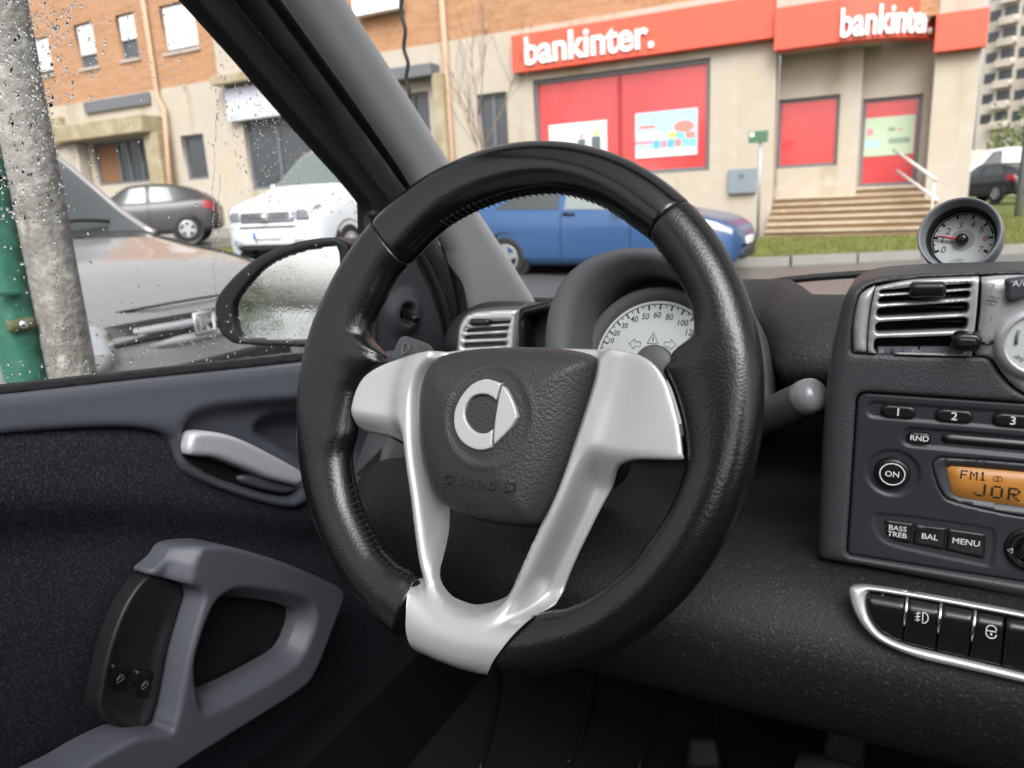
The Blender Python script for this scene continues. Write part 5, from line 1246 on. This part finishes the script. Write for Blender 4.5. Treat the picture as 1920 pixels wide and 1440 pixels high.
# ================================================================== FAR FLATS AND BACKDROP ON THE RIGHT
MT['flat'] = mat('flat_render', (.60, .54, .46), .8, var=[(.15, (.46, .41, .34), .4, .65)])
far = thing('apartment_block', 'tall grey apartment block with stacked balconies beyond the bank', 'building', (20, 140, 0))
FF = Frame((9.6, 140, 0), (-.55, -.83, 0))
L_ = 50
V, Fc = [], []
pA = FF.w(-1.2, 0, 0); 
zt_ = 66
relief('wall', FF, [np.array(p) for p in ((-1.5, 0), (L_, 0), (L_, zt_), (-1.5, zt_))], (), None, 4, 10, MT['flat'], far, sharp=True)
for fl in range(15):
    z = 8 + fl * 2.9
    for bay in range(5):
        u = -1.0 + bay * 4.6
        relief('window', FF.up(.03), [np.array(p) for p in ((u, z + .9), (u + 1.6, z + .9), (u + 1.6, z + 2.3), (u, z + 2.3))], (), None, 1, .02, MT['dglass'], far, sharp=True)
        o = relief('balcony', FF.up(1.1), [np.array(p) for p in ((u + 1.9, z), (u + 4.2, z), (u + 4.2, z + 1.05), (u + 1.9, z + 1.05))], (), None, 1, 1.05, MT['flat'], far, sharp=True, cap=True)
        relief('window', FF.up(.03), [np.array(p) for p in ((u + 2.1, z + 1.1), (u + 4.0, z + 1.1), (u + 4.0, z + 2.5), (u + 2.1, z + 2.5))], (), None, 1, .02, MT['dglass'], far, sharp=True)
wal = box('retaining_wall', (1.9, 50, 0), (26, 51, 2.6), MT['flat'], None, .05); tag(wal, 'low grey concrete wall between the bank corner and the flats', 'wall')
hl = thing('street_light_pole', 'slim grey metal pole at the right edge of the picture', 'pole', (0, 0, 0))
pp = oZ(1912, 372, .1); sc2_ = 24 / pp[1]; pb = CAM + (pp - CAM) * sc2_; 
hl.location = Vector((pb[0], 24, .1)); hl.matrix_world = Matrix.Translation(hl.location)
tube('mast', [(pb[0], 24, .1), (pb[0], 24, 8)], [.09, .06], mat('galvanised', (.34, .36, .38), .45, metal=.4), hl, 12)
lathe('mast_foot', Frame((pb[0], 24, .1), (0, 0, 1)), [(.14, 0), (.14, .25), (.09, .45)], bpy.data.materials['galvanised'], hl, 16)

# ================================================================== SMALL STREET THINGS
gs = oZ(1422, 438, .1); gsY = 17.7
p0 = oY(1421, 440, gsY); pt = oY(1421, 250, gsY)
sgn = thing('street_sign', 'small green name plate on a slim grey post before the bank', 'sign', (p0[0], gsY, .1))
tube('sign_post', [(p0[0], gsY, .05), (p0[0], gsY, pt[2])], .035, bpy.data.materials['galvanised'], sgn, 10)
a, b = oY(1404, 247, gsY - .05), oY(1440, 266, gsY - .05)
sp1 = box('sign_plate', (a[0], gsY - .07, b[2]), (b[0], gsY - .04, a[2]), mat('sign_green', (.07, .15, .09), .5), sgn, .008)
box('sign_mark', (a[0] + .03, gsY - .074, b[2] + .13), (a[0] + .12, gsY - .0705, a[2] - .03), MT['white'], sp1)
# bare young tree
tx = oY(905, 330, 17.2); tree = thing('bare_tree', 'thin leafless young tree in front of the stone wall', 'tree', (tx[0], 17.2, .2))
MT['bark'] = mat('bark', (.20, .155, .12), .9)
geos = []
def branch(p, d, L, r, lev):
    pts = [p]; q = p
    for k in range(4):
        d = nrm(d + np.array([random.uniform(-.12, .12), random.uniform(-.12, .12), .06])); q = q + d * L / 4; pts.append(q)
        if lev < 3 and k >= 1:
            for _ in range(2 if lev < 2 else 1):
                sd2 = nrm(d + np.array([random.uniform(-.8, .8), random.uniform(-.8, .8), .35])); branch(q, sd2, L * random.uniform(.45, .7), r * .5, lev + 1)
    if lev == 0: trunk.append(pts)
    else: geos.append(tube_geo(pts, [r * (1 - .15 * i) for i in range(5)], 5))
trunk = []
branch(np.array([tx[0], 17.2, .1]), np.array([.02, 0, 1.0]), 3.2, .036, 0)
tube('trunk', trunk[0], [.055, .05, .045, .035, .025], MT['bark'], tree, 8)
joined('crown', geos, MT['bark'], tree)
# aerial outside the screen
an = [oY(x, y, 1.45) for x, y in cr([(752,-30),(755,30),(760,90),(764,140),(768,190),(800,260)], 5, False)]
ant = thing('car_aerial', 'thin black wavy aerial rod outside the windscreen by the pillar', 'aerial', an[-1])
tube('rod', [p + np.array([.004 * math.sin(i * 1.1), 0, 0]) for i, p in enumerate(an)], .0042, MT['rubber'], ant, 8)
lathe('aerial_base', Frame(an[-1], (0, 0, 1)), [(.018, -.02), (.014, .004), (.005, .012)], MT['rubber'], ant, 16)
# concrete post and green steel gate post outside the side window
MT['rough'] = mat('rough_concrete', (.225, .215, .20), .9, bumps=[('noise', 70, .7, .008)], var=[(14, (.15, .14, .125), .42, .70, (1, 1, .5)), (40, (.34, .33, .31), .5, .7)])
def vpost(name, pxl, pxr, X, m, dep, par):
    b0, b1 = oX(pxl, 600, X), oX(pxr, 600, X)
    return b0[1], b1[1]
PX_ = -1.62
y0, y1 = oX(82, 500, PX_)[1], oX(152, 500, PX_)[1]
cp_ = thing('concrete_post', 'weathered grey concrete post standing just outside the side window', 'post', (PX_ - .06, (y0 + y1) / 2, 0))
F_ = Frame((PX_, 0, 0), (1, 0, 0))
relief('post_shaft', F_, fillet([(y0, 0), (y1, 0), (y1, 2.6), (y0, 2.6)], .012), hf=lambda u, v, d: rnd(.012, 0)(u, v, d) + .004 * np.sin(v * 23 + u * 40) * sstep(0, .02, d), sp=.03, back=.13, mat=MT['rough'], parent=cp_)
MT['green'] = mat('green_paint', (.025, .125, .085), .5, bumps=[('noise', 30, .2, .004)], var=[(7, (.03, .12, .085), .4, .65, (1, 1, .3)), (30, (.055, .18, .13), .55, .75)])
PG = -1.68
g0, g1_ = oX(8, 560, PG)[1], oX(62, 560, PG)[1]
gp_ = thing('gate_post', 'green painted steel gate post with a small latch box', 'gate post', (PG - .04, (g0 + g1_) / 2, 0))
F2 = Frame((PG, 0, 0), (1, 0, 0))
relief('post_shaft', F2, fillet([(g0, 0), (g1_, 0), (g1_, oX(0, 262, PG)[2]), (g0, oX(0, 262, PG)[2])], .004), hf=rnd(.006, 0), sp=.03, back=.07, mat=MT['green'], parent=gp_)
a, b = oX(8, 597, PG), oX(66, 622, PG); zl = (oX(38, 597, PG)[2], oX(38, 620, PG)[2])
lb = relief('latch_box', F2.up(.012), fillet([(a[1] - .0, zl[1]), (b[1], zl[1]), (b[1], zl[0]), (a[1], zl[0])], .004), hf=rnd(.004, 0), sp=.01, back=.012, mat=mat('latch_olive', (.09, .10, .05), .5), parent=gp_)
c_ = oX(38, 608, PG); lathe('latch_pin', F2.up(.013), [(.009, 0), (.008, .004), (.0001, .005)], MT['chrome'], lb, 20, (c_[1], c_[2]))
c_ = oX(15, 548, PG); box('latch_bar', (PG + .002, g0 - .03, c_[2] - .006), (PG + .012, (g0 + g1_) / 2, c_[2] + .004), MT['green'], gp_, .002)

V = []; Fc = []
for _ in range(900):
    p = np.array([random.uniform(4.2, 9.5), random.gauss(57, .8), abs(random.gauss(2.6, .9)) + .4]); q = RNG.normal(size=(2, 3)); q /= np.linalg.norm(q, axis=1)[:, None]
    k = len(V); V += [p, p + q[0] * .32, p + q[1] * .26]; Fc.append((k, k + 1, k + 2))
tag(mesh('shrubbery', V, Fc, mat('shrub_leaf', (.10, .15, .04), .7, var=[(1, (.17, .20, .05), .4, .7)]), None, False), 'green shrubbery beyond the low wall at the right edge', 'shrubs', kind='stuff')
# ================================================================== VEHICLES
MT['tyre'] = mat('tyre', (.012, .012, .013), .75)
MT['alloy'] = mat('alloy', (.42, .42, .43), .35, metal=.7)
MT['carglass'] = mat('car_glass', (.035, .042, .042), .05, spec=.8, coat=.6)
MT['carglass_lt'] = mat('car_glass_clear', (.16, .19, .18), .06, spec=.8, coat=.6)
MT['lamp'] = mat('headlamp', (.40, .42, .44), .10, metal=.35, coat=1)
MT['lamp_dk'] = mat('headlamp_dark', (.16, .17, .19), .10, metal=.3, coat=1)
MT['tail'] = mat('tail_lamp', (.26, .015, .02), .2, coat=.6)
MT['trimblk'] = mat('black_trim', (.015, .015, .017), .5)
MT['plate'] = mat('number_plate', (.70, .70, .68), .5)
class Car:
    def __init__(s, name, label, P0, head, tab, paint, z0=0.0, roundness=.06, pitch=0.0, group=None):
        s.hd = np.array([math.cos(head), math.sin(head), 0.0]); s.lf = np.array([-s.hd[1], s.hd[0], 0.0]); s.P0 = np.array([P0[0], P0[1], z0])
        T = np.array(tab, float); s.T = T; s.L = T[-1, 0]; s.xs = np.unique(np.concatenate([T[:, 0], np.linspace(0, s.L, 64)]))
        s.paint = paint; s.root = thing(name, label, 'van' if 'van' in name else 'car', s.P0 - s.hd * s.L / 2, group)
        V = []; Fc = []; n = None
        for x in s.xs:
            sec = s.sec(x); n = len(sec); V += [s.w(x, y, z) for y, z in sec]
        for i in range(len(s.xs) - 1):
            for j in range(n - 1): Fc.append((i * n + j, i * n + j + 1, (i + 1) * n + j + 1, (i + 1) * n + j))
        Fc.append(tuple(range(n))); Fc.append(tuple(range((len(s.xs) - 1) * n, len(s.xs) * n)))
        s.body = fixn(mesh('body', V, Fc, paint, s.root))
    def w(s, x, y, z): return s.P0 - s.hd * x + s.lf * y + np.array([0, 0, z])
    def par(s, x):
        T = s.T; out = []
        for c in range(1, 6):
            xs, ys = T[:, 0], T[:, c]; i = int(np.clip(np.searchsorted(xs, x) - 1, 0, len(xs) - 2))
            h = xs[i + 1] - xs[i]; t = (x - xs[i]) / h
            m0 = (ys[i + 1] - ys[i - 1]) / (xs[i + 1] - xs[i - 1]) if i > 0 else (ys[1] - ys[0]) / h
            m1 = (ys[i + 2] - ys[i]) / (xs[i + 2] - xs[i]) if i + 2 < len(xs) else (ys[i + 1] - ys[i]) / h
            d = (ys[i + 1] - ys[i]) / h                                     # monotone-ish limiter
            m0 = 0 if m0 * d <= 0 else math.copysign(min(abs(m0), 2.5 * abs(d)), d); m1 = 0 if m1 * d <= 0 else math.copysign(min(abs(m1), 2.5 * abs(d)), d)
            out.append((2 * t ** 3 - 3 * t ** 2 + 1) * ys[i] + (t ** 3 - 2 * t ** 2 + t) * h * m0 + (-2 * t ** 3 + 3 * t ** 2) * ys[i + 1] + (t ** 3 - t ** 2) * h * m1)
        return out
    def half(s, x):
        zb, zl, zt, w_, wr = s.par(x); g = zt - zl; e = min(.07, max(.012, g * .25))
        return [(w_ * .86, zb), (w_ * .97, zb + .05), (w_ * .995, zb + .14), (w_, zb + (zl - zb) * .45), (w_ * .992, zb + (zl - zb) * .70), (w_ * .965, zl - .02), (w_ * .945, zl),
                (w_ * .945 + (wr - w_ * .945) * .5, zl + (g - e) * .5), (wr, zt - e), (wr * .93, zt - e * .45), (wr * .75, zt - e * .14), (wr * .4, zt - .002), (0, zt)]
    def sec(s, x): h = s.half(x); return [(-y, z) for y, z in h] + [(y, z) for y, z in h[::-1][1:]]
    def side(s, x, t, sg, off=.006):
        """point on the glasshouse side, t 0 at belt 1 at roof edge"""
        h = s.half(x); a, b, c = np.array(h[6]), np.array(h[7]), np.array(h[8]); p = a + (b - a) * min(t * 2, 1) if t < .5 else b + (c - b) * (t - .5) * 2
        return s.w(x, sg * (p[0] + off), p[1] + off * .3)
    def lower(s, x, t, sg, off=.006):
        h = s.half(x); P = np.array(h[1:7]); k = t * 5; i = int(min(4, k)); p = P[i] + (P[i + 1] - P[i]) * (k - i); return s.w(x, sg * (p[0] + off), p[1])
    def patch(s, name, fn, nu, nv, m, parent=None):
        V = [fn(i / nu, j / nv) for i in range(nu + 1) for j in range(nv + 1)]
        Fc = [(i * (nv + 1) + j, (i + 1) * (nv + 1) + j, (i + 1) * (nv + 1) + j + 1, i * (nv + 1) + j + 1) for i in range(nu) for j in range(nv)]
        return fixn(mesh(name, V, Fc, m, parent or s.root))
    def side_window(s, xb0, xb1, xt0, xt1, sg, m, t0=.08, t1=.94, name='side_window'):
        f = lambda u, v: s.side((xb0 + (xb1 - xb0) * u) * (1 - v) + (xt0 + (xt1 - xt0) * u) * v, t0 + (t1 - t0) * v, sg)
        return s.patch(name, f, 12, 6, m)
    def top(s, x, y_rel, off=.006):
        h = s.half(x)[8:]; P = np.array(h); yy = abs(y_rel) * P[0, 0]; z = np.interp(yy, P[::-1, 0], P[::-1, 1]); return s.w(x, math.copysign(yy, y_rel), z + off)
    def screen(s, x0, x1, m, w0=.94, w1=.94, name='windscreen'):
        return s.patch(name, lambda u, v: s.top(x0 + (x1 - x0) * u, (-1 + 2 * v) * (w0 + (w1 - w0) * u)), 12, 16, m)
    def wheel(s, x, sg, r=.31, wd=.20, m=None, spokes=5):
        zb = s.par(x)[0]; hw = s.half(x)[3][0]
        o = s.w(x, sg * (hw - .02), r); F = Frame(o, s.lf * sg, s.hd)
        arch = lathe('wheel_arch', F, [(.0001, .012), (r * 1.16, .012), (r * 1.2, .024), (r * 1.24, .022), (r * 1.25, -.05)], MT['trimblk'], s.root, 32)
        wh = lathe('wheel', F, [(r * .66, -.1), (r * .93, -.1), (r, -.07), (r, .02), (r * .95, .035), (r * .70, .038), (r * .66, .028)], MT['tyre'], s.root, 36)
        g = []
        for k in range(spokes):
            a = 2 * math.pi * k / spokes + .3; c, sn = math.cos(a), math.sin(a)
            pts = [(-.05, .06), (.05, .06), (.035, r * .66), (-.035, r * .66)]
            V = [F.w(c * q - sn * p, sn * q + c * p, hh) for hh in (.018, .034) for p, q in pts]; g.append((V, box_geo((0, 0, 0), (1, 1, 1))[1]))
        V, Fc = [], []
        for k in range(32):
            a = 2 * math.pi * k / 32
            for rr, hh in ((r * .67, .03), (r * .60, .036), (r * .56, .02)): V.append(F.w(rr * math.cos(a), rr * math.sin(a), hh))
        for k in range(32):
            k2 = (k + 1) % 32
            for j in range(2): Fc.append((k * 3 + j, k2 * 3 + j, k2 * 3 + j + 1, k * 3 + j + 1))
        g.append((V, Fc)); V = [F.w(.07 * math.cos(a), .07 * math.sin(a), .034) for a in np.linspace(0, 6.283, 20, endpoint=False)]; g.append((V, [tuple(range(20))]))
        joined('rim', g, MT['alloy'], wh, False)
        lathe('brake_disc', F, [(.0001, .014), (r * .62, .014)], MT['dark'], wh, 24)
    def line(s, name, pts, r, m): return tube(name, pts, r, m, s.root, 6)
    def front(s, name, y0, y1, z0, z1, m, off=.01, depth=.03, r=.03, parent=None, yc=None):
        """plate on the nose following its curve in plan"""
        F = Frame(s.w(0, 0, 0), s.hd, -s.lf * -1)
        o = fillet([(y0, z0), (y1, z0), (y1, z1), (y0, z1)], r)
        def nose(y, z):                                                     # x where the body reaches half width |y| at height z
            for x in np.linspace(0, .9, 60):
                h = np.array(s.half(x)); top = h[-1, 1]
                if top < z: continue
                hi = h[h[:, 1] >= z - 1e-6]
                i = np.argmax(h[:, 1] >= z); 
                wy = np.interp(z, h[:, 1], h[:, 0]) if np.all(np.diff(h[:, 1]) >= -1e-9) else h[i, 0]
                if wy >= abs(y): return x
            return .9
        P = resample(o, .06); N = len(P); V = []; c = np.mean(P, 0)
        rings = [1.0, .66, .33]
        for t in rings:
            for p in P: q = c + (p - c) * t; V.append(s.w(nose(q[0], q[1]) - off, q[0], q[1]))
        V.append(s.w(nose(*c) - off, *c)); Fc = []
        for a in range(2):
            for k in range(N): k2 = (k + 1) % N; Fc.append((a * N + k, a * N + k2, (a + 1) * N + k2, (a + 1) * N + k))
        for k in range(N): Fc.append((2 * N + k, 2 * N + (k + 1) % N, 3 * N))
        b = len(V)
        for p in P: V.append(s.w(nose(*p) + depth, *p))
        for k in range(N): k2 = (k + 1) % N; Fc.append((k, b + k, b + k2, k2))
        return fixn(mesh(name, V, Fc, m, parent or s.root))

# ---- blue hatchback crossing in front: nose to the right
MT['blue'] = mat('blue_paint', (.028, .075, .18), .3, metal=.1, coat=.5)
hatch = [(0, .30, .52, .54, .50, .40), (.10, .20, .66, .70, .72, .60), (.45, .19, .80, .84, .86, .70), (1.0, .20, .90, .96, .885, .66), (1.35, .20, .93, 1.06, .89, .64), (2.05, .20, .95, 1.44, .89, .60), (2.6, .20, .965, 1.475, .89, .60), (3.2, .20, .985, 1.43, .885, .58), (3.75, .22, 1.02, 1.26, .86, .55), (4.05, .26, 1.0, 1.06, .82, .60), (4.22, .32, .80, .84, .70, .56)]
nose_b = oY(1382, 470, 10.1); rear_b = oY(905, 470, 10.6)
bc = Car('blue_hatchback', 'blue hatchback on the road in front of the bank', (nose_b[0], 10.1 + .88), 0.0, [(x * 1.0, *r) for x, *r in hatch], MT['blue'], 0.03)
for sg in (-1, 1):
    bc.side_window(1.52, 2.46, 2.02, 2.46, sg, MT['carglass_lt']); bc.side_window(2.56, 3.62, 2.56, 3.30, sg, MT['carglass'])
    bc.wheel(.78, sg, .315); bc.wheel(3.42, sg, .315)
    bc.patch('headlamp', lambda u, v: bc.lower(.10 + .42 * u, .70 + .22 * v, sg, .010), 6, 4, MT['lamp'])
    bc.patch('tail_lamp', lambda u, v: bc.lower(3.95 + .2 * u, .70 + .25 * v, sg, .010), 4, 4, MT['tail'])
    bc.line('door_seam', [bc.lower(2.50, t, sg, .004) for t in np.linspace(.15, 1, 8)], .006, MT['trimblk']); bc.line('door_seam', [bc.lower(1.45, t, sg, .004) for t in np.linspace(.15, 1, 8)], .006, MT['trimblk'])
    bc.line('door_handle', [bc.lower(2.28, .80, sg, .02), bc.lower(2.46, .80, sg, .02)], .018, MT['trimblk'])
    bc.line('side_mirror', [bc.side(1.62, .05, sg, .02), bc.side(1.60, .12, sg, .18)], .07, MT['blue'])
bc.screen(1.40, 2.02, MT['carglass']); bc.screen(3.30, 3.92, MT['carglass'], .9, .85, 'rear_screen'); bc.front('number_plate', -.26, .26, .42, .53, MT['plate'], .012); bc.front('grille', -.55, .55, .24, .36, MT['trimblk'], .008)

# ---- dark grey hatchback by the left shopfront: tail to the right
MT['grey'] = mat('grey_paint', (.040, .038, .040), .4, metal=.1, coat=.25)
gy_ = 14.6; tail_x = oY(401, 420, gy_)[0]
gc = Car('grey_hatchback', 'dark grey hatchback parked by the left entrance, tail lamp showing', (-16.3 - 2.95, 14.6 - 2.65), math.radians(222), [(x * .94, *r) for x, *r in hatch], MT['grey'], gz(-18, 14) + .06)
gc.root.location = gc.root.location
for sg in (-1, 1):
    gc.side_window(1.45, 2.32, 1.92, 2.32, sg, MT['carglass']); gc.side_window(2.42, 3.35, 2.42, 3.05, sg, MT['carglass'])
    gc.wheel(.74, sg, .31); gc.wheel(3.22, sg, .31)
    gc.patch('tail_lamp', lambda u, v: gc.lower(3.66 + .26 * u, .62 + .36 * v, sg, .012), 4, 4, MT['tail'])
    gc.patch('headlamp', lambda u, v: gc.lower(.10 + .40 * u, .70 + .22 * v, sg, .010), 6, 4, MT['lamp'])
    gc.line('door_seam', [gc.lower(2.36, t, sg, .004) for t in np.linspace(.15, 1, 8)], .006, MT['trimblk'])
gc.screen(1.32, 1.9, MT['carglass']); gc.screen(3.08, 3.66, MT['carglass'], .9, .85, 'rear_screen')

# ---- white van: nose towards the street
MT['wpaint'] = mat('white_paint', (.56, .59, .62), .28, coat=.6)
vtab = [(0, .34, .62, .64, .62, .50), (.08, .24, .92, .96, .80, .66), (.30, .22, 1.00, 1.05, .88, .76), (.80, .22, 1.10, 1.20, .905, .76), (1.10, .22, 1.12, 1.32, .91, .75), (1.95, .22, 1.16, 1.88, .915, .70), (2.5, .22, 1.17, 1.95, .915, .70), (4.2, .22, 1.17, 1.95, .915, .70), (4.45, .28, 1.14, 1.86, .90, .69), (4.52, .36, 1.1, 1.6, .86, .66)]
vz = .30; pc = oZ(487, 468, vz + .24)
vc = Car('white_van', 'white passenger van facing the street with chrome grille bars', (-8.62, 8.55), math.radians(-86), vtab, MT['wpaint'], vz)
for sg in (-1, 1):
    vc.side_window(1.45, 2.35, 1.92, 2.35, sg, MT['carglass']); vc.side_window(2.5, 3.4, 2.5, 3.4, sg, MT['carglass']); vc.side_window(3.5, 4.3, 3.5, 4.25, sg, MT['carglass'])
    vc.wheel(.85, sg, .33); vc.wheel(3.7, sg, .33)
    vc.patch('headlamp', lambda u, v: vc.lower(.05 + .20 * u, .78 + .20 * v, sg, .014), 6, 4, MT['lamp_dk'])
    vc.front('headlamp_inner', *((.54, .78) if sg > 0 else (-.78, -.54)), .76, .92, MT['lamp_dk'], .012, r=.04)
    vc.line('door_seam', [vc.lower(2.42, t, sg, .004) for t in np.linspace(.1, 1, 8)], .006, MT['trimblk'])
    vc.line('side_mirror', [vc.side(1.55, .05, sg, .02), vc.side(1.53, .10, sg, .20), vc.side(1.53, .34, sg, .22)], [.05, .09, .08], MT['wpaint'])
    vc.front('fog_lamp', *( (.50, .70) if sg > 0 else (-.70, -.50)), .40, .50, MT['lamp'], .012)
vc.screen(1.06, 1.92, mat('van_screen', (.10, .125, .12), .05, spec=.8, coat=.8))
gl = vc.front('grille', -.52, .52, .74, .90, MT['frame_g'], .012)
for z in (.78, .83, .88): vc.line('grille_bar', [vc.w(-.005 + .05 * (y / .5) ** 2, y, z) for y in np.linspace(-.5, .5, 12)], .012, MT['chrome'])
vc.line('emblem', [vc.w(-.03, -.05, .83), vc.w(-.03, .05, .83)], .05, MT['chrome'])
vc.front('air_intake', -.62, .62, .34, .42, MT['trimblk'], .012); vc.front('lower_lip', -.7, .7, .66, .69, MT['trimblk'], .014)
npl = vc.front('number_plate', -.26, .26, .50, .61, MT['plate'], .02); vc.front('plate_band', -.26, -.21, .50, .61, mat('plate_blue', (.03, .10, .45), .5), .024, parent=npl)
vc.line('dash_note', [vc.w(1.28, -.50, 1.30), vc.w(1.30, -.42, 1.30)], .05, MT['tail'])

# ---- near grey-brown van beside us: nose towards our door
MT['taupe'] = mat('taupe_paint', (.30, .285, .29), .22, metal=.45, coat=.8, bumps=[('voro', 180, .03, .001)])
ntab = [(0, .30, .66, .68, .60, .50), (.05, .22, .74, .78, .74, .66), (.14, .20, .80, .86, .80, .72), (.40, .20, .86, .955, .84, .73), (.80, .20, .92, 1.03, .86, .73), (1.12, .20, .97, 1.10, .865, .72), (1.20, .20, .98, 1.13, .865, .72), (2.0, .20, 1.06, 1.70, .865, .66), (2.4, .20, 1.08, 1.79, .865, .65), (4.1, .20, 1.08, 1.82, .865, .65), (4.2, .3, 1.05, 1.7, .84, .62)]
MT['barg'] = mat('grille_bar_grey', (.36, .36, .38), .35, metal=.4, coat=.4)
nv = Car('taupe_van', 'rain-wet grey-brown van close beside the door with an animal badge on its nose', (-2.92, 2.40), math.radians(0), ntab, MT['taupe'], .02)
nv.screen(1.16, 1.98, MT['carglass'], .93, .92)
for sg in (-1, 1):
    nv.side_window(1.55, 2.35, 2.0, 2.35, sg, MT['carglass']); nv.wheel(.80, sg, .32); nv.wheel(3.5, sg, .32)
    nv.front('headlamp', *((.45, .76) if sg > 0 else (-.76, -.45)), .57, .76, MT['lamp'], .02, r=.07)
    nv.line('screen_pillar', [nv.top(1.14 + .9 * t, sg * .985, .012) for t in np.linspace(0, 1, 12)], .022, MT['taupe'])
    nv.line('bonnet_seam', [nv.top(.10 + 1.0 * t, sg * (.90 + .04 * t), .004) for t in np.linspace(0, 1, 12)], .005, MT['trimblk'])
    nv.line('wiper', [nv.top(1.20 + .02 * t, sg * .1 - .05 + (.62 * t if sg > 0 else -.5 * t + .3), .03 + .02 * math.sin(3 * t)) for t in np.linspace(0, 1, 8)], .012, MT['trimblk'])
nv.patch('scuttle', lambda u, v: nv.top(1.08 + .08 * u, -.93 + 1.86 * v, .012), 3, 16, MT['trimblk'])
nv.line('bonnet_edge', [nv.w(.030 + .16 * (abs(y) / .72) ** 2.2, y, .800 - .035 * (y / .72) ** 2) for y in np.linspace(-.70, .70, 24)], .006, MT['trimblk'])
nv.front('upper_grille', -.46, .46, .655, .745, MT['trimblk'], .012, r=.02)
nv.line('grille_bar', [nv.w(-.012 + .09 * (y / .48) ** 2, y, .700) for y in np.linspace(-.48, .48, 20)], .022, MT['barg'])
nv.line('grille_bar', [nv.w(-.006 + .09 * (y / .48) ** 2, y, .632) for y in np.linspace(-.50, .50, 20)], .026, MT['barg'])
nv.front('lower_grille', -.55, .55, .40, .52, MT['trimblk'], .012, r=.02)
nv.line('badge_frame', [nv.w(-.035, .075 * math.cos(a), .695 + .062 * math.sin(a)) for a in np.linspace(.785, 7.068, 5)], .010, MT['barg'])
blob = [(-.035, -.045), (-.01, -.055), (.0, -.02), (.025, -.055), (.04, -.04), (.022, .0), (.035, .03), (.01, .052), (-.018, .046), (-.028, .01)]
BGF = Frame(nv.w(-.022, 0, .698), nv.hd)
relief('badge', BGF, cr(blob, 4), hf=rnd(.010, .012), sp=.008, back=.01, mat=MT['chrome'], parent=nv.root)

# ---- parked cars far right
MT['blk'] = mat('black_paint', (.012, .012, .014), .2, coat=.8)
fc1 = Car('black_hatchback', 'black hatchback with lit red tail lamp beyond the bank corner', (1.6, 38), math.radians(126), hatch, MT['blk'], .22)
for sg in (-1, 1):
    fc1.wheel(.78, sg, .315); fc1.wheel(3.42, sg, .315); fc1.side_window(1.52, 2.46, 2.02, 2.46, sg, MT['carglass']); fc1.side_window(2.56, 3.62, 2.56, 3.30, sg, MT['carglass'])
    fc1.patch('tail_lamp', lambda u, v: fc1.lower(3.80 + .36 * u, .62 + .3 * v, sg, .014), 4, 4, MT['tail'])
fc1.screen(3.30, 3.92, MT['carglass'], .9, .85, 'rear_screen')
fv = Car('white_van', 'white van parked behind the black hatchback at the right', (1.5, 45), math.radians(178), vtab, MT['wpaint'], .55)
for sg in (-1, 1):
    fv.wheel(.85, sg, .33); fv.wheel(3.7, sg, .33); fv.side_window(1.45, 2.35, 1.92, 2.35, sg, MT['carglass'])

# ================================================================== WHAT THE WING MIRROR SHOWS BEHIND US
hs_ = thing('brown_house', 'brown house behind the car, seen only in the wing mirror', 'house', (-11, -15, 0))
box('wall', (-14, -20, 0), (-9.5, -15, 4.2), mat('house_render', (.23, .13, .10), .8), hs_)
V = [(-14.3, -20.3, 4.2), (-9.2, -20.3, 4.2), (-9.2, -14.7, 4.2), (-14.3, -14.7, 4.2), (-14.3, -17.5, 5.8), (-9.2, -17.5, 5.8)]
mesh('roof', V, [(0, 1, 5, 4), (2, 3, 4, 5), (0, 4, 3), (1, 2, 5)], mat('roof_tile', (.20, .09, .06), .8), hs_, False)
for k in range(2): box('window', (-9.5, -19.2 + 2.2 * k, 1.4), (-9.46, -18 + 2.2 * k, 2.8), MT['dglass'], hs_)
V = []; Fc = []
for _ in range(9000):
    c = random.choice([(-7, -8, 1.0), (-5.2, -9, .9), (-9, -10, 1.2), (-4, -11, 1.1), (-11, -9, 1.2)])
    p = np.array([random.gauss(0, .75), random.gauss(0, .6), random.gauss(0, .45)]) + np.array(c); a = RNG.normal(size=(2, 3)); a /= np.linalg.norm(a, axis=1)[:, None]
    k = len(V); V += [p, p + a[0] * .11, p + a[1] * .08]; Fc.append((k, k + 1, k + 2))
tag(mesh('hedge', V, Fc, mat('hedge_leaf', (.06, .10, .025), .7, var=[(3, (.12, .15, .03), .4, .7)]), None, False), 'loose green hedge behind the car, seen in the wing mirror', 'hedge', kind='stuff')
